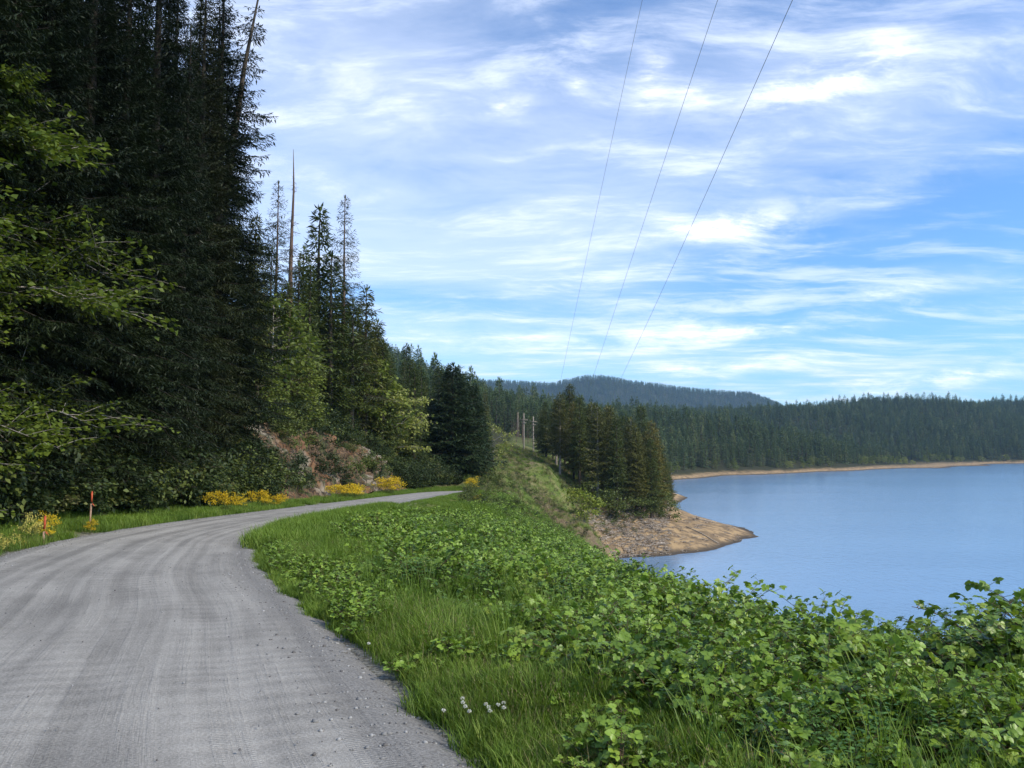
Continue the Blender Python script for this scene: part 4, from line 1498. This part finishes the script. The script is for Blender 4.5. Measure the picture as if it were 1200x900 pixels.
# ------------------------------------------------------------------ stakes
def boxmb(mb, c, s, rot=0):
    c = np.array(c, float); s = np.array(s, float) / 2
    V = np.array([[i, j, k] for i in (-1, 1) for j in (-1, 1) for k in (-1, 1)]) * s
    V = np.stack([V[:, 0] * math.cos(rot) - V[:, 1] * math.sin(rot), V[:, 0] * math.sin(rot) + V[:, 1] * math.cos(rot), V[:, 2]], 1) + c
    mb.add(V, Q=[[0, 1, 3, 2], [4, 6, 7, 5], [0, 4, 5, 1], [2, 3, 7, 6], [0, 2, 6, 4], [1, 5, 7, 3]])


def stake(px, Y, top, lab, lower):
    x = (px - 600) / F * Y * cp
    g0 = H1(x, Y)
    h = z_at(top, Y) - g0
    root = link('marker_stake', None, None, lab, 'marker stake', 'orange marker stakes on the left verge', None, (x, Y, g0 - .1))
    a = MB(); boxmb(a, (0, 0, (h - .3) / 2), (.045, .03, h - .3 + .1)); link('stake', a.build('stake', [lower]), root)
    a = MB(); boxmb(a, (0, 0, h - .04), (.045, .035, .30), 0); a.add([(-.0225, -.0225, h + .11), (.0225, -.0225, h + .11), (.0225, .0225, h + .11), (-.0225, .0225, h + .11), (0, 0, h + .15)], T=[[0, 1, 4], [1, 2, 4], [2, 3, 4], [3, 0, 4]])
    link('painted_top', a.build('painted_top', [M['orange']]), root)
    a = MB(); a.kites(np.array([[.03, -.02, h - .2], [.03, -.02, h - .22]]), norm(np.array([[.5, -.3, -1.0], [.8, -.1, -.9]])), np.array([[0, 1., 0], [.3, 1, 0]]), .16, .03, .5)
    link('ribbon', a.build('ribbon', [M['orange']]), root)
    root.rotation_euler = (R(2), R(2), .2)


stake(109, 24.5, 577, 'orange-topped marker stake farther from the road, against the dark forest', M['stake'])
stake(56, 19.3, 606, 'pinkish orange marker stake among the pale flowering bushes, nearer the camera', M['stake'])


# ------------------------------------------------------------------ utility poles and wires
def pole(px, Y, base_py, top_py, arm, lab):
    x = (px - 600) / F * Y * cp
    zb = H1(x, Y)
    h = z_at(top_py, Y) - zb
    root = link('utility_pole', None, None, lab, 'utility pole', 'utility poles beyond the knoll', None, (x, Y, zb - .3))
    a = MB(); a.tube([(0, 0, 0), (0, 0, h * .5), (0, 0, h + .3)], [.24, .21, .17], 10, cap=True)
    link('post', a.build('post', [M['pole']]), root)
    if arm:
        a = MB(); boxmb(a, (0, -.3, h - arm), (2.6, .16, .2)); boxmb(a, (0, -.3, h - arm - 1.0), (1.7, .14, .16))
        link('crossarm', a.build('crossarm', [M['pole']]), root)
        for s in (-1.15, 0.45, 1.15):
            a = MB(); a.tube([(s, -.3, h - arm + .1), (s, -.3, h - arm + .25), (s, -.3, h - arm + .45)], [.05, .10, .05], 7, cap=True)
            link('insulator', a.build('insulator', [M['insulator']]), root)
    return root


pole(607, 385, 512, 483, 0, 'farthest and leftmost of the three pale utility poles beyond the knoll')
pole(614, 268, 528, 484, 2.1, 'thickest, middle utility pole with crossarms beyond the grassy knoll')
pole(625, 262, 534, 488, 1.5, 'thinner rightmost utility pole beyond the grassy knoll')

wires = []
far_pts = [at(651, 488, 214), at(684, 486, 214), at(707, 486, 214)]
for k, (p0, pm, p1) in enumerate([((753, 0), (705, 214), (659, 445)), ((840, 0), (770, 212), (696, 440)), ((930, 0), (835, 212), (727, 445))]):
    Ya, Yc = 62, 168
    A0, C0 = at(p0[0], p0[1], Ya), at(p1[0], p1[1], Yc)
    Yb = 95.0
    B0 = at(pm[0], pm[1], Yb)
    # keep it one smooth hanging curve: x linear in Y, z a parabola through the three sightings
    D0 = far_pts[k]
    fx = np.polyfit([A0[1], B0[1], C0[1], D0[1]], [A0[0], B0[0], C0[0], D0[0]], 1)
    fz = np.polyfit([A0[1], B0[1], C0[1], D0[1]], [A0[2], B0[2], C0[2], D0[2]], 2)
    wires.append((fx, fz))


def fit_wire(marks, Y1=212.0):
    """straight in plan, hanging parabola in height, matched to where it is seen"""
    best = None
    m = np.array(marks, float)
    U_ = np.array([(at(a, b, 1.0) - EYE) for a, b in m])   # x/y, z/y
    # x = x0 + k Y ; z - 1.6 = a + bY + cY^2 ; far end fixed at Y1
    for x0 in np.arange(3, 26, .25):
        # far end px is the last mark
        k1 = U_[-1, 0] - x0 / Y1
        Yi = x0 / (U_[:, 0] - k1)
        if np.any(Yi <= 0):
            continue
        A2 = np.stack([np.ones(len(Yi)), Yi, Yi ** 2], 1) / Yi[:, None]
        sol, *_ = np.linalg.lstsq(A2, U_[:, 2], rcond=None)
        err = ((A2 @ sol - U_[:, 2]) ** 2).sum()
        pen = 0 if 0.00005 < sol[2] < .004 else 1
        hgt = sol[0]
        if best is None or err + pen + abs(x0 - 15) * 1e-6 < best[0]:
            best = (err + pen + abs(x0 - 15) * 1e-6, x0, k1, sol)
    return best


for k, marks in enumerate([[(753, 0), (731, 100), (707, 205), (682, 330), (659, 440), (647, 492)], [(840, 0), (809, 100), (771, 212), (729, 335), (696, 438), (680, 490)], [(930, 0), (881, 104), (829, 220), (776, 345), (727, 444), (705, 488)]]):
    e, x0, k1, s = fit_wire(marks)
    Ys = np.concatenate([np.linspace(-30, 20, 12), np.linspace(22, 212, 90)])
    P = np.stack([x0 + k1 * Ys, Ys, 1.6 + s[0] + s[1] * Ys + s[2] * Ys ** 2], 1)
    print('wire', k, e, x0, k1, s, P[-1])
    a = MB(); a.tube(P, .020, 5)
    link('power_line', a.build('power_line', [M['wire']]), None, ['leftmost of the three overhead power lines crossing the sky', 'middle of the three overhead power lines crossing the sky', 'rightmost of the three overhead power lines crossing the sky'][k], 'power line', 'overhead power lines')


# ------------------------------------------------------------------ driftwood on the point
def log(px, py, Y, L, r0, ang, lab, roots=0, tilt=0.0):
    p = at(px, py, Y)
    z = H1(p[0], Y)
    a = MB()
    t = np.linspace(-.5, .5, 7)
    P = np.stack([np.cos(ang) * t * L, np.sin(ang) * t * L, np.array([H1(p[0] + math.cos(ang) * q * L, Y + math.sin(ang) * q * L) for q in t]) - z + r0 * .7], 1)
    a.tube(P, r0 * (1 - (t + .5) * .45), 8, cap=True)
    for q in range(roots):
        d = norm(np.array([-math.cos(ang) * .5, -math.sin(ang) * .5, 0]) + np.array([random.gauss(0, .6), random.gauss(0, .6), abs(random.gauss(0, .7))]))
        a.tube([P[0], P[0] + d * r0 * 3, P[0] + d * r0 * 6 + [0, 0, .1]], [r0 * .45, r0 * .25, r0 * .06], 5)
    link('driftwood_log', a.build('driftwood_log', [M['drift']]), None, lab, 'log', 'logs stranded on the point', None, (p[0], Y, z))


log(822, 620, 181, 9, .16, 1.9 + .35, 'long pale log lying across the sand of the point')
log(826, 610, 205, 4, .22, .3, 'dark stump with upturned roots on the ridge of the point', 9)
log(775, 640, 168, 3.5, .16, .5, 'short log with roots on the near shore, right of the debris', 6)
log(745, 636, 168, 3.0, .15, 2.2, 'short pale log lying in the middle of the debris bank', 5)
log(712, 632, 164, 4.0, .16, .9, 'pale log with roots at the left of the debris bank', 6)
log(765, 622, 176, 3.0, .16, 2.6, 'weathered log lying high on the debris bank', 5)
n = 6500
Y = rng.uniform(152, 205, n); X = rng.uniform(7, 60, n)
Z = H(X, Y)
k = (Z > WATER + .1) & (Z < WATER + 8.5) & (rng.random(n) < np.where(X / Y < .20, 1, .05))
dm = []
for q in range(4):
    r = np.random.default_rng(900 + q)
    a = MB()
    for w_ in range(5):
        p = r.normal(0, .4, 3) * [1, 1, 0] + [0, 0, .1]
        d = norm(r.normal(0, 1, 3) * [1, 1, .35])
        L = r.uniform(.5, 1.6)
        a.tube([p, p + d * L * .5 + r.normal(0, .05, 3), p + d * L], [.07, .05, .02], 5)
    dm.append(a.build('drift', [M['drift']]))
scatter('shore_debris', np.stack([X, Y, Z + .02], 1)[k], dm, rng.uniform(.5, 1.2, k.sum()), 'woody debris stranded on the near shore of the point')

# ------------------------------------------------------------------ loose gravel and clover
def stone_mb(seed):
    r = np.random.default_rng(seed)
    a = MB()
    V = np.array([[math.cos(i * 1.047) * math.cos(p), math.sin(i * 1.047) * math.cos(p), math.sin(p)] for p in (-.7, .1, .8) for i in range(6)]) * r.uniform(.75, 1.2, (18, 1)) * [1, .8, .6]
    V = np.vstack([V, [0, 0, .6]])
    Qs = [[b * 6 + i, b * 6 + (i + 1) % 6, (b + 1) * 6 + (i + 1) % 6, (b + 1) * 6 + i] for b in (0, 1) for i in range(6)]
    a.add(V, Q=Qs, T=[[12 + i, 12 + (i + 1) % 6, 18] for i in range(6)])
    return a


stone_m = [stone_mb(q).build('stone', [simple_mat(f'stone_grey_{q}', c, .9, .15)]) for q, c in enumerate([(.20, .20, .195), (.30, .30, .29), (.12, .115, .11)])]
n = 30000
sI = rng.integers(20, len(S2) - 10, n)
near_w = rng.random(n) < np.clip(20 / (S2[sI] - S2[20] + 4), .05, 1) + .2
side = np.where(rng.random(n) < .6, -1, 1)
uo = side * np.abs(rng.normal(HW * .98, .28, n))
X = Cx[sI] + Ty[sI] * uo; Y = Cy[sI] - Tx[sI] * uo
sel = (Y > 2) & (Y < 60) & near_w
X, Y, uo = X[sel], Y[sel], uo[sel]
ed = np.clip((np.abs(uo) / HW - .97) / .17, 0, 1)
Zr = road_z(Y) + .012 + .035 * (1 - (uo / HW) ** 2) - .11 * ed ** 1.5
Z = np.maximum(Zr, H(X, Y))
scatter('loose_gravel', np.stack([X, Y, Z], 1), stone_m, np.minimum(rng.lognormal(math.log(.009), .5, len(X)), .024), 'loose grey gravel along the edges of the road')
n = 6000
sI = rng.integers(20, len(S2) - 10, n); uo = rng.uniform(-2.3, 2.3, n)
X = Cx[sI] + Ty[sI] * uo; Y = Cy[sI] - Tx[sI] * uo; sel = (Y > 2.5) & (Y < 30)
X, Y, uo = X[sel], Y[sel], uo[sel]
scatter('road_pebbles', np.stack([X, Y, road_z(Y) + .02 + .035 * (1 - (uo / HW) ** 2)], 1), stone_m, rng.lognormal(math.log(.006), .35, len(X)), 'scattered small pebbles on the road surface')

# white clover heads
def clover():
    st, hd = MB(), MB()
    st.tube([(0, 0, 0), (.01, 0, .12), (.015, .005, .25)], [.0022, .002, .0016], 4)
    r = np.random.default_rng(5)
    d = norm(r.normal(0, 1, (46, 3)) + [0, 0, .25])
    hd.kites(np.repeat([[.015, .005, .255]], 46, 0) + d * .004, d, norm(np.cross(d, r.normal(0, 1, (46, 3)))), .016, .007, r.random(46), mid=.6)
    return Tmpl('clover', [('stem', st, M['broom_leaf']), ('flower_head', hd, M['white'])], .27)


cl = clover()
cobj = []
for px, py, Y in [(521, 835, 5.15), (546, 826, 5.3), (549, 832, 5.22), (541, 822, 5.4), (568, 830, 5.25), (577, 838, 5.12), (573, 834, 5.18), (583, 829, 5.25), (588, 828, 5.28), (593, 834, 5.18), (550, 838, 5.1), (437, 778, 7.2)]:
    x = (px - 600) / F * Y * cp
    z = H1(x, Y)
    h = max(.18, z_at(py, Y) - z)
    cobj.append(place(cl, 'clover_flower', x, Y, h, '', 'flower', 'white clover flowers in the grass', wide=1.3, z=z))
ordered(cobj, 'white clover flower', 'in the grass beside the road')


# ------------------------------------------------------------------ haze
def haze_box():
    m, g = newmat('air_haze')
    v = g.n('ShaderNodeVolumePrincipled', {'Color': (.42, .70, 1.0, 1), 'Density': HAZE, 'Anisotropy': .0})
    g.n('ShaderNodeOutputMaterial', {'Volume': v.outputs[0]})
    a = MB()
    x0, x1, y0, y1, z0, z1 = -9000, 9000, -80, 6700, -60, 560
    a.add([(x, y, z) for x in (x0, x1) for y in (y0, y1) for z in (z0, z1)], Q=[[0, 1, 3, 2], [4, 6, 7, 5], [0, 4, 5, 1], [2, 3, 7, 6], [0, 2, 6, 4], [1, 5, 7, 3]])
    link('haze', a.build('haze', [m]), kind='stuff', label='thin blue haze over the lake and the distant hills')


HAZE = 0.000065
haze_box()
